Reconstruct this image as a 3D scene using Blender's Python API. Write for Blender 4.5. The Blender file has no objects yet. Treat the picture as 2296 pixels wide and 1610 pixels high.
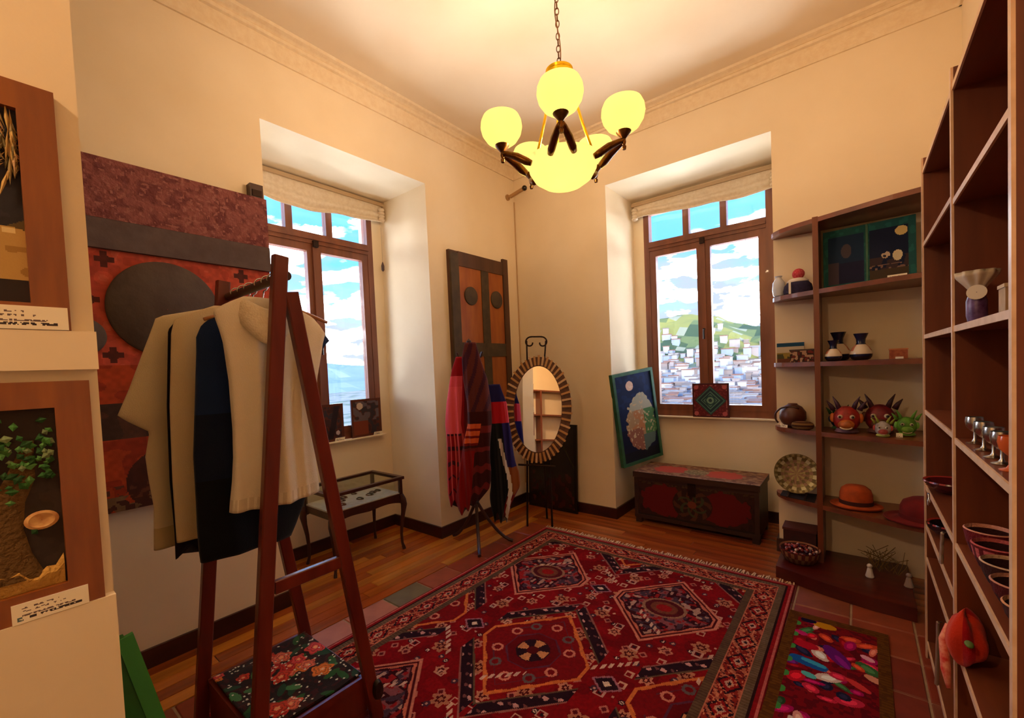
import bpy, math, random
import numpy as np
from mathutils import Vector, Matrix
random.seed(7); rng = np.random.default_rng(11)
PI = math.pi
scene = bpy.context.scene
COL = scene.collection

# ---------------------------------------------------------------- camera
CF, CYAW, CPITCH, CROLL, CCX, CCY = 969.18, 2.2473, -.0347, -.0426, 1148., 861.7
CAM = np.array([2.762, -3.600, 1.4])
_f = np.array([math.cos(CPITCH)*math.cos(CYAW), math.cos(CPITCH)*math.sin(CYAW), math.sin(CPITCH)])
_rt = np.array([math.sin(CYAW), -math.cos(CYAW), 0.]); _up = np.cross(_rt, _f)
_x = math.cos(CROLL)*_rt + math.sin(CROLL)*_up
_y = math.cos(CROLL)*_up - math.sin(CROLL)*_rt
RM = np.array([_x, -_y, _f])
camd = bpy.data.cameras.new('camera'); cam = bpy.data.objects.new('camera', camd); COL.objects.link(cam)
camd.sensor_fit = 'HORIZONTAL'; camd.sensor_width = 36; camd.lens = CF/2296*36
camd.shift_y = (CCY-805)/2296; camd.clip_start = .02; camd.clip_end = 5000
cam.matrix_world = Matrix(((_x[0], _y[0], -_f[0], CAM[0]), (_x[1], _y[1], -_f[1], CAM[1]), (_x[2], _y[2], -_f[2], CAM[2]), (0, 0, 0, 1)))
scene.camera = cam

# ---------------------------------------------------------------- view, world, exposure
vs = scene.view_settings
vs.view_transform = 'Standard'; vs.look = 'None'; vs.gamma = 1; vs.use_curve_mapping = False
vs.exposure = 0.70
LAMP_CUP = 5.6      # watts per chandelier cup
LAMP_BOWL = 15.0
LAMP_REAR = 26.0     # pendant in the near half of the room, behind the camera
SKY = 1.0
w = bpy.data.worlds.new('sky'); scene.world = w; w.use_nodes = True
nt = w.node_tree; N = nt.nodes; L = nt.links; N.clear()
out = N.new('ShaderNodeOutputWorld'); bg = N.new('ShaderNodeBackground'); bg.inputs[1].default_value = SKY
tc = N.new('ShaderNodeTexCoord'); sep = N.new('ShaderNodeSeparateXYZ'); L.new(tc.outputs['Generated'], sep.inputs[0])
rmp = N.new('ShaderNodeValToRGB'); L.new(sep.outputs[2], rmp.inputs[0])
e = rmp.color_ramp.elements
e[0].position = 0.0; e[0].color = (.70, 1.15, 1.6, 1)
e[1].position = .75; e[1].color = (.10, .50, 1.5, 1)
q = e.new(.22); q.color = (.17, .64, 1.5, 1)
mp = N.new('ShaderNodeMapping'); mp.inputs['Scale'].default_value = (1.6, 1.6, 5.0); L.new(tc.outputs['Generated'], mp.inputs[0])
nz = N.new('ShaderNodeTexNoise'); nz.inputs['Scale'].default_value = 2.3; nz.inputs['Detail'].default_value = 7; nz.inputs['Roughness'].default_value = .58
L.new(mp.outputs[0], nz.inputs[0])
# clouds thicken towards the horizon
mr = N.new('ShaderNodeMapRange'); mr.inputs[1].default_value = .08; mr.inputs[2].default_value = .30; mr.inputs[3].default_value = .24; mr.inputs[4].default_value = -.04
L.new(sep.outputs[2], mr.inputs[0])
ad = N.new('ShaderNodeMath'); ad.operation = 'ADD'; L.new(nz.outputs[0], ad.inputs[0]); L.new(mr.outputs[0], ad.inputs[1])
cr = N.new('ShaderNodeValToRGB'); cr.color_ramp.elements[0].position = .50; cr.color_ramp.elements[1].position = .74; L.new(ad.outputs[0], cr.inputs[0])
nz2 = N.new('ShaderNodeTexNoise'); nz2.inputs['Scale'].default_value = 6; nz2.inputs['Detail'].default_value = 5; L.new(mp.outputs[0], nz2.inputs[0])
cc = N.new('ShaderNodeValToRGB'); L.new(nz2.outputs[0], cc.inputs[0])
cc.color_ramp.elements[0].position = .46; cc.color_ramp.elements[0].color = (.50, .57, .70, 1)
cc.color_ramp.elements[1].position = .80; cc.color_ramp.elements[1].color = (52., 53., 55., 1)
mx = N.new('ShaderNodeMixRGB'); L.new(cr.outputs[0], mx.inputs[0]); L.new(rmp.outputs[0], mx.inputs[1]); L.new(cc.outputs[0], mx.inputs[2])
L.new(mx.outputs[0], bg.inputs[0]); L.new(bg.outputs[0], out.inputs[0])

# ---------------------------------------------------------------- unprojection helpers (photo pixel -> point on a real plane)
def ray(x, y): return RM.T @ np.array([(x-CCX)/CF, (y-CCY)/CF, 1.])
def onX(x, y, X): d = ray(x, y); return CAM + d*((X-CAM[0])/d[0])
def onY(x, y, Y): d = ray(x, y); return CAM + d*((Y-CAM[1])/d[1])
def onZ(x, y, Z): d = ray(x, y); return CAM + d*((Z-CAM[2])/d[2])
def onP(x, y, p0, n): d = ray(x, y); return CAM + d*(np.dot(np.array(p0)-CAM, n)/np.dot(d, n))

# ---------------------------------------------------------------- colour and materials
def lin(c):
    c = np.asarray(c, float)
    return np.where(c <= .04045, c/12.92, ((c+.055)/1.055)**2.4)
def rgb(r, g, b): return tuple(lin(np.array([r, g, b])/255.))
MATS = {}
def mat(name, c1, c2=None, rough=.6, metal=0., scale=8., stretch=(1, 1, 1), bump=0., bscale=None, detail=4, spec=.5, coat=0., sheen=0.):
    if name in MATS: return MATS[name]
    m = bpy.data.materials.new(name); m.use_nodes = True; t = m.node_tree
    p = t.nodes['Principled BSDF']
    p.inputs['Roughness'].default_value = rough; p.inputs['Metallic'].default_value = metal
    p.inputs['Specular IOR Level'].default_value = spec; p.inputs['Coat Weight'].default_value = coat
    p.inputs['Sheen Weight'].default_value = sheen
    a = rgb(*c1); b = rgb(*(c2 or c1))
    co = t.nodes.new('ShaderNodeTexCoord'); mp = t.nodes.new('ShaderNodeMapping'); mp.inputs['Scale'].default_value = stretch
    t.links.new(co.outputs['Object'], mp.inputs[0])
    if c2:
        nz = t.nodes.new('ShaderNodeTexNoise'); nz.inputs['Scale'].default_value = scale; nz.inputs['Detail'].default_value = detail
        t.links.new(mp.outputs[0], nz.inputs[0])
        r = t.nodes.new('ShaderNodeValToRGB'); r.color_ramp.elements[0].position = .32; r.color_ramp.elements[1].position = .68
        r.color_ramp.elements[0].color = (*a, 1); r.color_ramp.elements[1].color = (*b, 1)
        t.links.new(nz.outputs[0], r.inputs[0]); t.links.new(r.outputs[0], p.inputs['Base Color'])
    else: p.inputs['Base Color'].default_value = (*a, 1)
    if bump:
        n2 = t.nodes.new('ShaderNodeTexNoise'); n2.inputs['Scale'].default_value = bscale or scale*3; n2.inputs['Detail'].default_value = 4
        t.links.new(mp.outputs[0], n2.inputs[0])
        bp = t.nodes.new('ShaderNodeBump'); bp.inputs['Strength'].default_value = bump; bp.inputs['Distance'].default_value = .01
        t.links.new(n2.outputs[0], bp.inputs['Height']); t.links.new(bp.outputs[0], p.inputs['Normal'])
    MATS[name] = m; return m
def mat_paint(name, rough=.8, bump=.15, bscale=250, spec=.3, metal=0, sheen=0):
    """colour from the mesh's own colour attribute (woven, printed or painted pattern)"""
    if name in MATS: return MATS[name]
    m = mat(name, (128, 128, 128), rough=rough, bump=bump, bscale=bscale, spec=spec, metal=metal, sheen=sheen)
    t = m.node_tree; at = t.nodes.new('ShaderNodeAttribute'); at.attribute_name = 'Col'
    t.links.new(at.outputs['Color'], t.nodes['Principled BSDF'].inputs['Base Color']); return m
def wood(name, c1, c2, axis='z', rough=.35, coat=.2, scale=14):
    s = {'x': (.12, 1, 1), 'y': (1, .12, 1), 'z': (1, 1, .12)}[axis]
    return mat(name, c1, c2, rough=rough, coat=coat, scale=scale, stretch=s, bump=.05, detail=6)

# ---------------------------------------------------------------- mesh builder
class MB:
    def __init__(s): s.v = []; s.f = []; s.c = []; s.cur = None
    def add(s, vs, fs, col=None):
        o = len(s.v); s.v += [tuple(map(float, p)) for p in vs]
        for k, f in enumerate(fs):
            s.f.append(tuple(o+i for i in f))
            s.c.append(col[k] if isinstance(col, list) else (col or s.cur))
        return s
    def box(s, x0, x1, y0, y1, z0, z1, col=None):
        x0, x1 = sorted((x0, x1)); y0, y1 = sorted((y0, y1)); z0, z1 = sorted((z0, z1))
        v = [(x, y, z) for z in (z0, z1) for y in (y0, y1) for x in (x0, x1)]
        return s.add(v, [(0, 2, 3, 1), (4, 5, 7, 6), (0, 1, 5, 4), (2, 6, 7, 3), (0, 4, 6, 2), (1, 3, 7, 5)], col)
    def obox(s, o, ex, ey, ez, col=None, bev=0.):
        """box from corner-centre o with half-extent vectors ex ey ez; bev chamfers the long edges around ez"""
        o, ex, ey, ez = map(lambda a: np.array(a, float), (o, ex, ey, ez))
        if not bev:
            v = [o+a*ex+b*ey+c*ez for c in (-1, 1) for b in (-1, 1) for a in (-1, 1)]
            return s.add(v, [(0, 2, 3, 1), (4, 5, 7, 6), (0, 1, 5, 4), (2, 6, 7, 3), (0, 4, 6, 2), (1, 3, 7, 5)], col)
        lx, ly = np.linalg.norm(ex), np.linalg.norm(ey); a = 1-bev/lx; b = 1-bev/ly
        ring = [(a, -1), (1, -b), (1, b), (a, 1), (-a, 1), (-1, b), (-1, -b), (-a, -1)]
        lo = [o+p*ex+q*ey-ez for p, q in ring]; hi = [o+p*ex+q*ey+ez for p, q in ring]
        return s.add(lo+hi, [(i, (i+1) % 8, 8+(i+1) % 8, 8+i) for i in range(8)]+[tuple(range(7, -1, -1)), tuple(range(8, 16))], col)
    def bar(s, a, b, wx, wy, up=(0, 0, 1), bev=0., col=None):
        a, b = np.array(a, float), np.array(b, float); d = b-a; l = np.linalg.norm(d); d /= l
        u = np.cross(d, up)
        if np.linalg.norm(u) < 1e-4: u = np.cross(d, (1, 0, 0))
        u /= np.linalg.norm(u); v = np.cross(u, d)
        return s.obox((a+b)/2, u*wx/2, v*wy/2, d*l/2, col, bev)
    def lathe(s, prof, c=(0, 0, 0), n=24, axis=(0, 0, 1), col=None, cap=True, sx=1., sy=1., wob=None):
        """prof: list of (r, h[, colour])"""
        ax = np.array(axis, float); ax /= np.linalg.norm(ax)
        u = np.cross(ax, (0, 1, 0) if abs(ax[1]) < .9 else (1, 0, 0)); u /= np.linalg.norm(u); w_ = np.cross(ax, u)
        c = np.array(c, float); v = []; f = []; cl = []
        for j, pr in enumerate(prof):
            for i in range(n):
                t = 2*PI*i/n; k = wob(t, j) if wob else 1.
                v.append(c+ax*pr[1]+pr[0]*k*(sx*math.cos(t)*u+sy*math.sin(t)*w_))
        for j in range(len(prof)-1):
            for i in range(n):
                f.append((j*n+i, j*n+(i+1) % n, (j+1)*n+(i+1) % n, (j+1)*n+i))
                pc = prof[j][2] if len(prof[j]) > 2 else col
                cl.append(pc(i/n, j) if callable(pc) else pc)
        if cap:
            if prof[0][0] > 1e-5: f.append(tuple(range(n-1, -1, -1))); pc = prof[0][2] if len(prof[0]) > 2 else col; cl.append(pc(0, 0) if callable(pc) else pc)
            if prof[-1][0] > 1e-5: f.append(tuple((len(prof)-1)*n+i for i in range(n))); pc = prof[-1][2] if len(prof[-1]) > 2 else col; cl.append(pc(0, 0) if callable(pc) else pc)
        return s.add(v, f, cl)
    def ball(s, c, r, n=16, m=10, col=None, sc=(1, 1, 1)):
        c = np.array(c, float); v = []; f = []
        for j in range(m+1):
            ph = PI*j/m
            for i in range(n):
                t = 2*PI*i/n
                v.append(c+r*np.array([sc[0]*math.sin(ph)*math.cos(t), sc[1]*math.sin(ph)*math.sin(t), sc[2]*math.cos(ph)]))
        for j in range(m):
            for i in range(n): f.append((j*n+i, (j+1)*n+i, (j+1)*n+(i+1) % n, j*n+(i+1) % n))
        return s.add(v, f, col)
    def tube(s, pts, r, n=8, col=None, closed=False):
        pts = [np.array(p, float) for p in pts]; k = len(pts); v = []; f = []
        rr = r if isinstance(r, (list, tuple)) else [r]*k
        prev = None
        for i, p in enumerate(pts):
            a = pts[(i-1) % k] if (closed or i > 0) else p; b = pts[(i+1) % k] if (closed or i < k-1) else p
            d = b-a; d = d/(np.linalg.norm(d)+1e-9)
            if prev is None:
                u = np.cross(d, (0, 0, 1));
                if np.linalg.norm(u) < 1e-3: u = np.cross(d, (1, 0, 0))
            else: u = prev-d*np.dot(prev, d)
            u /= np.linalg.norm(u)+1e-9; prev = u; w_ = np.cross(d, u)
            for j in range(n): t = 2*PI*j/n; v.append(p+rr[i]*(math.cos(t)*u+math.sin(t)*w_))
        for i in range(k if closed else k-1):
            for j in range(n): f.append((i*n+j, i*n+(j+1) % n, ((i+1) % k)*n+(j+1) % n, ((i+1) % k)*n+j))
        if not closed: f += [tuple(range(n-1, -1, -1)), tuple((k-1)*n+j for j in range(n))]
        return s.add(v, f, col)
    def prism(s, poly, ext, col=None):
        """poly: list of 3d points (planar), extruded by vector ext"""
        n = len(poly); ext = np.array(ext, float); lo = [np.array(p, float) for p in poly]; hi = [p+ext for p in lo]
        return s.add(lo+hi, [tuple(range(n-1, -1, -1)), tuple(range(n, 2*n))]+[(i, (i+1) % n, n+(i+1) % n, n+i) for i in range(n)], col)
    def grid(s, P0, U, V, nu, nv, fn):
        """flat quads with one colour each; fn(u, v) -> sRGB 0..1 (N,3), u and v in metres"""
        P0, U, V = (np.array(a, float) for a in (P0, U, V)); lu, lv = np.linalg.norm(U), np.linalg.norm(V)
        a, b = np.meshgrid(np.linspace(0, 1, nu+1), np.linspace(0, 1, nv+1))
        v = P0+a.reshape(-1, 1)*U+b.reshape(-1, 1)*V
        a, b = np.meshgrid((np.arange(nu)+.5)/nu, (np.arange(nv)+.5)/nv)
        s.gridcol = lin(np.clip(fn(a.ravel()*lu, b.ravel()*lv), 0, 1))
        o = len(s.v); s.v += [tuple(p) for p in v]
        W = nu+1
        for j in range(nv):
            for i in range(nu): s.f.append((o+j*W+i, o+j*W+i+1, o+(j+1)*W+i+1, o+(j+1)*W+i))
        s.c += [tuple(c) for c in s.gridcol]
        return s
    def build(s, name, m, parent=None, smooth=False, origin=None, lincol=True):
        me = bpy.data.meshes.new(name)
        v = np.array(s.v)
        if parent is not None: org = ORG[parent.name]
        elif origin is not None: org = np.array(origin, float)
        else: org = np.array([(v[:, 0].min()+v[:, 0].max())/2, (v[:, 1].min()+v[:, 1].max())/2, v[:, 2].min()])
        me.from_pydata((v-org).tolist(), [], s.f); me.update()
        if any(c is not None for c in s.c):
            at = me.color_attributes.new('Col', 'FLOAT_COLOR', 'CORNER')
            cnt = [len(f) for f in s.f]
            cols = np.array([(*(c if c is not None else (.2, .2, .2))[:3], 1.) for c in s.c], dtype=np.float32)
            at.data.foreach_set('color', np.repeat(cols, cnt, axis=0).ravel())
        if smooth: me.polygons.foreach_set('use_smooth', [True]*len(me.polygons))
        me.materials.append(m)
        o = bpy.data.objects.new(name, me); COL.objects.link(o)
        if parent is not None: o.parent = parent
        else: o.location = org
        ORG[o.name] = org
        if smooth == 'auto': me.set_sharp_from_angle(angle=math.radians(40))
        return o
ORG = {}
def tag(o, label, cat, group=None, kind=None):
    if label: o['label'] = label
    if cat: o['category'] = cat
    if group: o['group'] = group
    if kind: o['kind'] = kind
    return o
def struct(o, label=None):
    o['kind'] = 'structure'
    if label: o['label'] = label
    return o
def thing(name, label, cat, loc, group=None):
    o = bpy.data.objects.new(name, None); o.empty_display_size = .1; COL.objects.link(o); o.location = loc
    ORG[o.name] = np.array(loc, float); return tag(o, label, cat, group)
def inst(name, me, parent, loc, rot=None, scale=None, world=True):
    """another object on the same mesh; loc in world space"""
    o = bpy.data.objects.new(name, me); COL.objects.link(o)
    if parent is not None:
        o.parent = parent; o.location = np.array(loc)-ORG[parent.name]
    else: o.location = loc
    if rot is not None:
        if isinstance(rot, Matrix): o.rotation_mode = 'QUATERNION'; o.rotation_quaternion = rot.to_quaternion()
        else: o.rotation_euler = rot
    if scale is not None: o.scale = scale
    ORG[o.name] = np.array(loc, float)
    return o
def c8(r, g, b): return rgb(r, g, b)
def noise2(u, v, sc, seed=0):
    """cheap smooth value noise, -1..1"""
    r = np.random.default_rng(seed); tb = r.random((64, 64))*2-1
    x = u*sc; y = v*sc; i = np.floor(x).astype(int); j = np.floor(y).astype(int); fx = x-i; fy = y-j
    fx = fx*fx*(3-2*fx); fy = fy*fy*(3-2*fy); i %= 64; j %= 64; i2 = (i+1) % 64; j2 = (j+1) % 64
    return (tb[i, j]*(1-fx)*(1-fy)+tb[i2, j]*fx*(1-fy)+tb[i, j2]*(1-fx)*fy+tb[i2, j2]*fx*fy)
class Paint:
    def __init__(s, u, v, base): s.u, s.v = u, v; s.c = np.tile(np.array(base, float)/255, (len(u), 1))
    def put(s, m, col):
        s.c[m] = np.array(col, float)/255; return s
    def mul(s, k): s.c *= k[:, None]; return s

# ---------------------------------------------------------------- shared materials
M_wall = mat('wall_plaster', (243, 226, 196), (238, 220, 188), rough=.9, scale=3, bump=.04, bscale=60, spec=.2)
M_ceil = mat('ceiling_plaster', (238, 222, 196), (232, 214, 186), rough=.92, scale=2, bump=.03, bscale=50, spec=.2)
M_trimw = mat('cornice_plaster', (240, 222, 190), (232, 210, 175), rough=.85, scale=30, bump=.25, bscale=40, spec=.2)
M_base = wood('baseboard_wood', (62, 20, 14), (40, 12, 10), 'y')
M_rack = wood('rack_mahogany', (122, 42, 26), (88, 26, 18), 'z', rough=.3)
M_frame = wood('window_wood', (132, 74, 44), (104, 54, 34), 'z', rough=.4)
M_shelf = wood('shelf_wood', (132, 68, 38), (104, 50, 28), 'y', rough=.38)
M_shelfv = wood('shelf_upright_wood', (124, 60, 30), (94, 42, 22), 'z', rough=.42)
M_edge = mat('shelf_edge_band', (240, 206, 176), (222, 184, 150), rough=.3, scale=30)
M_dark = wood('dark_wood', (66, 30, 20), (44, 18, 14), 'z')
M_iron = mat('wrought_iron', (46, 32, 26), rough=.45, metal=.8)
M_white = mat('white_card', (245, 240, 228), rough=.7)
M_paint = mat_paint('painted_pattern', rough=.75, bump=.08)
M_gloss = mat_paint('glazed_pattern', rough=.22, bump=.0, spec=.6)
M_cloth = mat_paint('woven_cloth', rough=.95, bump=.3, bscale=300, spec=.15, sheen=.15)
M_brass = mat('dark_brass', (122, 78, 30), (86, 52, 20), rough=.32, metal=.9, scale=40)
M_gold = mat('polished_gold', (232, 190, 40), (220, 170, 30), rough=.28, metal=.85, scale=20)
M_silver = mat('silver_metal', (200, 198, 192), rough=.25, metal=1.)

def glass_mat(name, tint=(1, 1, 1), gloss=.06):
    m = bpy.data.materials.new(name); m.use_nodes = True; t = m.node_tree; t.nodes.clear()
    o = t.nodes.new('ShaderNodeOutputMaterial'); a = t.nodes.new('ShaderNodeBsdfTransparent'); a.inputs[0].default_value = (*tint, 1)
    g = t.nodes.new('ShaderNodeBsdfGlossy'); g.inputs['Roughness'].default_value = .03
    x = t.nodes.new('ShaderNodeMixShader'); x.inputs[0].default_value = gloss
    t.links.new(a.outputs[0], x.inputs[1]); t.links.new(g.outputs[0], x.inputs[2]); t.links.new(x.outputs[0], o.inputs[0]); return m
M_pane = glass_mat('window_glass', (.97, .99, 1), .05)
M_vitr = glass_mat('vitrine_glass', (.93, .96, .93), .08)
M_gob = glass_mat('goblet_glass', (.80, .80, .74), .32)

# ================================================================= STRUCTURE
H = 3.51; XR = 3.24; YB = -5.4
N1a, N1b, N1t, N1d = -2.45, -1.19, 2.955, -.64     # niche in left wall (y range, top, depth)
N2a, N2b, N2t, N2d = 1.025, 2.30, 2.995, .60       # niche in back wall (x range, top, depth)
W1 = (-2.37, -1.29, .87, 2.88); W2 = (1.13, 2.225, .89, 2.90)
m = MB()
m.box(-.84, 0, YB, N1a, -.1, H+.1).box(-.84, 0, N1b, .0, -.1, H+.1).box(-.84, 0, N1a, N1b, N1t, H+.1)
m.box(-.84, N1d, N1a, W1[0], -.1, N1t).box(-.84, N1d, W1[1], N1b, -.1, N1t).box(-.84, N1d, W1[0], W1[1], -.1, W1[2]).box(-.84, N1d, W1[0], W1[1], W1[3], N1t)
struct(m.build('wall_left', M_wall, origin=(0, 0, 0)), 'cream plaster wall with a deep window niche')
m = MB()
m.box(-.84, N2a, 0, .80, -.1, H+.1).box(N2b, XR+.2, 0, .80, -.1, H+.1).box(N2a, N2b, 0, .80, N2t, H+.1)
m.box(N2a, W2[0], N2d, .80, -.1, N2t).box(W2[1], N2b, N2d, .80, -.1, N2t).box(W2[0], W2[1], N2d, .80, -.1, W2[2]).box(W2[0], W2[1], N2d, .80, W2[3], N2t)
struct(m.build('wall_back', M_wall, origin=(0, 0, 0)), 'cream plaster wall with a deep niche above a painted chest')
struct(MB().box(XR, XR+.2, YB, 0, -.1, H+.1).build('wall_right', M_wall, origin=(XR, 0, 0)), 'cream plaster wall behind the tall bookcase')
struct(MB().box(-.84, XR+.2, YB-.2, YB, -.1, H+.1).build('wall_front', M_wall, origin=(0, YB, 0)))
m = MB().box(1.56, 1.742, YB, -3.465, 0, H).box(1.742, 1.76, YB, -3.465, 0, 1.043).box(1.742, 1.76, YB, -3.465, 1.43, 1.493)
struct(m.build('wall_partition', M_wall, origin=(1.6, -3.5, 0)), 'near plaster partition with two shallow ledges for pictures')
struct(MB().box(-.84, XR+.2, YB-.2, .80, H, H+.15).build('ceiling', M_ceil, origin=(0, 0, H)), 'cream plaster ceiling')
# cornice mouldings
def cornice(name, a, b, inward):
    a = np.array(a, float); b = np.array(b, float); n = np.array(inward, float); up = np.array((0, 0, 1.))
    prof = [(0, -.17), (.012, -.17), (.018, -.155), (.018, -.06), (.035, -.055), (.042, -.04), (.032, -.03), (.05, -.02), (.075, -.012), (.085, 0), (0, 0)]
    m = MB(); poly = [a+n*p+up*q for p, q in prof]; m.prism(poly, b-a); return struct(m.build(name, M_trimw, origin=a), 'moulded plaster cornice under the ceiling')
cornice('trim_1', (0, YB, H), (0, 0, H), (1, 0, 0)); cornice('trim_2', (0, 0, H), (XR, 0, H), (0, -1, 0)); cornice('trim_3', (XR, 0, H), (XR, YB, H), (-1, 0, 0))
# baseboards
bh, bt = .095, .016
m = MB().box(0, bt, YB, N1a, 0, bh).box(0, bt, N1b-bt, 0, 0, bh).box(N1d, bt, N1a, N1a+bt, 0, bh).box(N1d, 0, N1b-bt, N1b, 0, bh).box(N1d, N1d+bt, N1a+bt, N1b-bt, 0, bh)
struct(m.build('baseboard_left', M_base, origin=(0, 0, 0)))
m = MB().box(bt, N2a, -bt, 0, 0, bh).box(N2b, 2.33, -bt, 0, 0, bh).box(N2a, N2a+bt, -bt, N2d, 0, bh).box(N2b-bt, N2b, -bt, N2d, 0, bh).box(N2a+bt, N2b-bt, N2d-bt, N2d, 0, bh)
struct(m.build('baseboard_back', M_base, origin=(0, 0, 0)))

# ---- floor: slab with grout, terracotta tiles, plank borders
fl = struct(MB().box(-.84, XR+.2, YB-.2, .80, -.12, -.006).build('floor', mat('grout', (176, 150, 120), (150, 124, 98), rough=.9, scale=20), origin=(0, 0, 0)), 'terracotta tile floor with a polished plank border')
TX0, TY0, TPX, TPY = .42, -.48, .255, .265
tile_cols = [(150, 58, 34), (138, 52, 32), (160, 72, 44), (128, 44, 28), (148, 78, 52)]
tmats = [mat('terracotta_%d' % i, c, tuple(int(k*.84) for k in c), rough=.42, scale=9, bump=.06, coat=.15) for i, c in enumerate(tile_cols)]
tgreen = mat('terracotta_grey_green', (112, 100, 66), (96, 82, 54), rough=.45, scale=9, bump=.06, coat=.15)
tpink = mat('terracotta_pale', (186, 112, 80), (168, 96, 66), rough=.45, scale=9, bump=.06, coat=.15)
def tile_mesh(mt):
    mb = MB(); a, b = TPX/2-.004, TPY/2-.004; e_ = .004
    v = [(-a, -b, -.006), (a, -b, -.006), (a, b, -.006), (-a, b, -.006), (-a+e_, -b+e_, 0), (a-e_, -b+e_, 0), (a-e_, b-e_, 0), (-a+e_, b-e_, 0)]
    mb.add(v, [(4, 5, 6, 7), (0, 1, 5, 4), (1, 2, 6, 5), (2, 3, 7, 6), (3, 0, 4, 7)])
    me = bpy.data.meshes.new('tile'); me.from_pydata(mb.v, [], mb.f); me.materials.append(mt); return me
tms = [tile_mesh(t) for t in tmats]; tg = tile_mesh(tgreen); tp = tile_mesh(tpink)
for i in range(11):
    for j in range(13):
        x = TX0+(i+.5)*TPX; y = TY0-(j+.5)*TPY
        if x > 3.2 or (1 <= i <= 6 and 1 <= j <= 9): continue      # the rug covers these
        me = random.choice(tms)
        if i == 0 and j == 5: me = tg
        elif i == 0 and j in (4,): me = tms[2]
        elif i == 0 and j in (6, 7, 8): me = tp
        inst('tile', me, fl, (x, y, 0))
pm = [wood('plank_%d' % i, c, tuple(int(k*.72) for k in c), ax, rough=.22, coat=.35, scale=10) for i, (c, ax) in enumerate(
    [((214, 124, 38), 'y'), ((200, 104, 30), 'y'), ((222, 138, 46), 'y'), ((182, 86, 28), 'y'), ((190, 98, 42), 'x'), ((204, 112, 50), 'x'), ((166, 76, 36), 'x'), ((178, 88, 38), 'x')])]
def plank(x0, x1, y0, y1, mt):
    e_ = .0012; z = -.004
    mb = MB(); lx, ly = x1-x0-2*e_, y1-y0-2*e_; b = .0015
    v = [(-lx/2, -ly/2, z), (lx/2, -ly/2, z), (lx/2, ly/2, z), (-lx/2, ly/2, z), (-lx/2+b, -ly/2+b, 0), (lx/2-b, -ly/2+b, 0), (lx/2-b, ly/2-b, 0), (-lx/2+b, ly/2-b, 0)]
    me = bpy.data.meshes.new('plank'); me.from_pydata(v, [], [(4, 5, 6, 7), (0, 1, 5, 4), (1, 2, 6, 5), (2, 3, 7, 6), (3, 0, 4, 7)]); me.materials.append(mt)
    inst('plank', me, fl, ((x0+x1)/2, (y0+y1)/2, 0))
for k in range(5):                                   # left border, boards along the wall
    x0 = k*.084; y = 0.
    while y > -4.0:
        l = random.uniform(.9, 1.5) if y < 0 else random.uniform(.3, 1.2)
        plank(x0, x0+.084, max(y-l, -4.0), y, random.choice(pm[:4])); y -= l
for k in range(8):                                   # niche floor
    x0 = -.64+k*.08; sp = random.uniform(-2.1, -1.5)
    plank(x0, x0+.08, N1a, sp, random.choice(pm[:4])); plank(x0, x0+.08, sp, N1b, random.choice(pm[:4]))
for k in range(6):                                   # back border, boards along the back wall
    y0 = -.48+k*.08; x = .42
    while x < 3.2:
        l = random.uniform(.8, 1.4); plank(x, min(x+l, 3.2), y0, y0+.08, random.choice(pm[4:])); x += l
for k in range(7):
    y0 = k*.0857; sp = random.uniform(1.3, 2.0)
    plank(N2a, sp, y0, y0+.0857, random.choice(pm[4:])); plank(sp, N2b, y0, y0+.0857, random.choice(pm[4:]))

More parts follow.
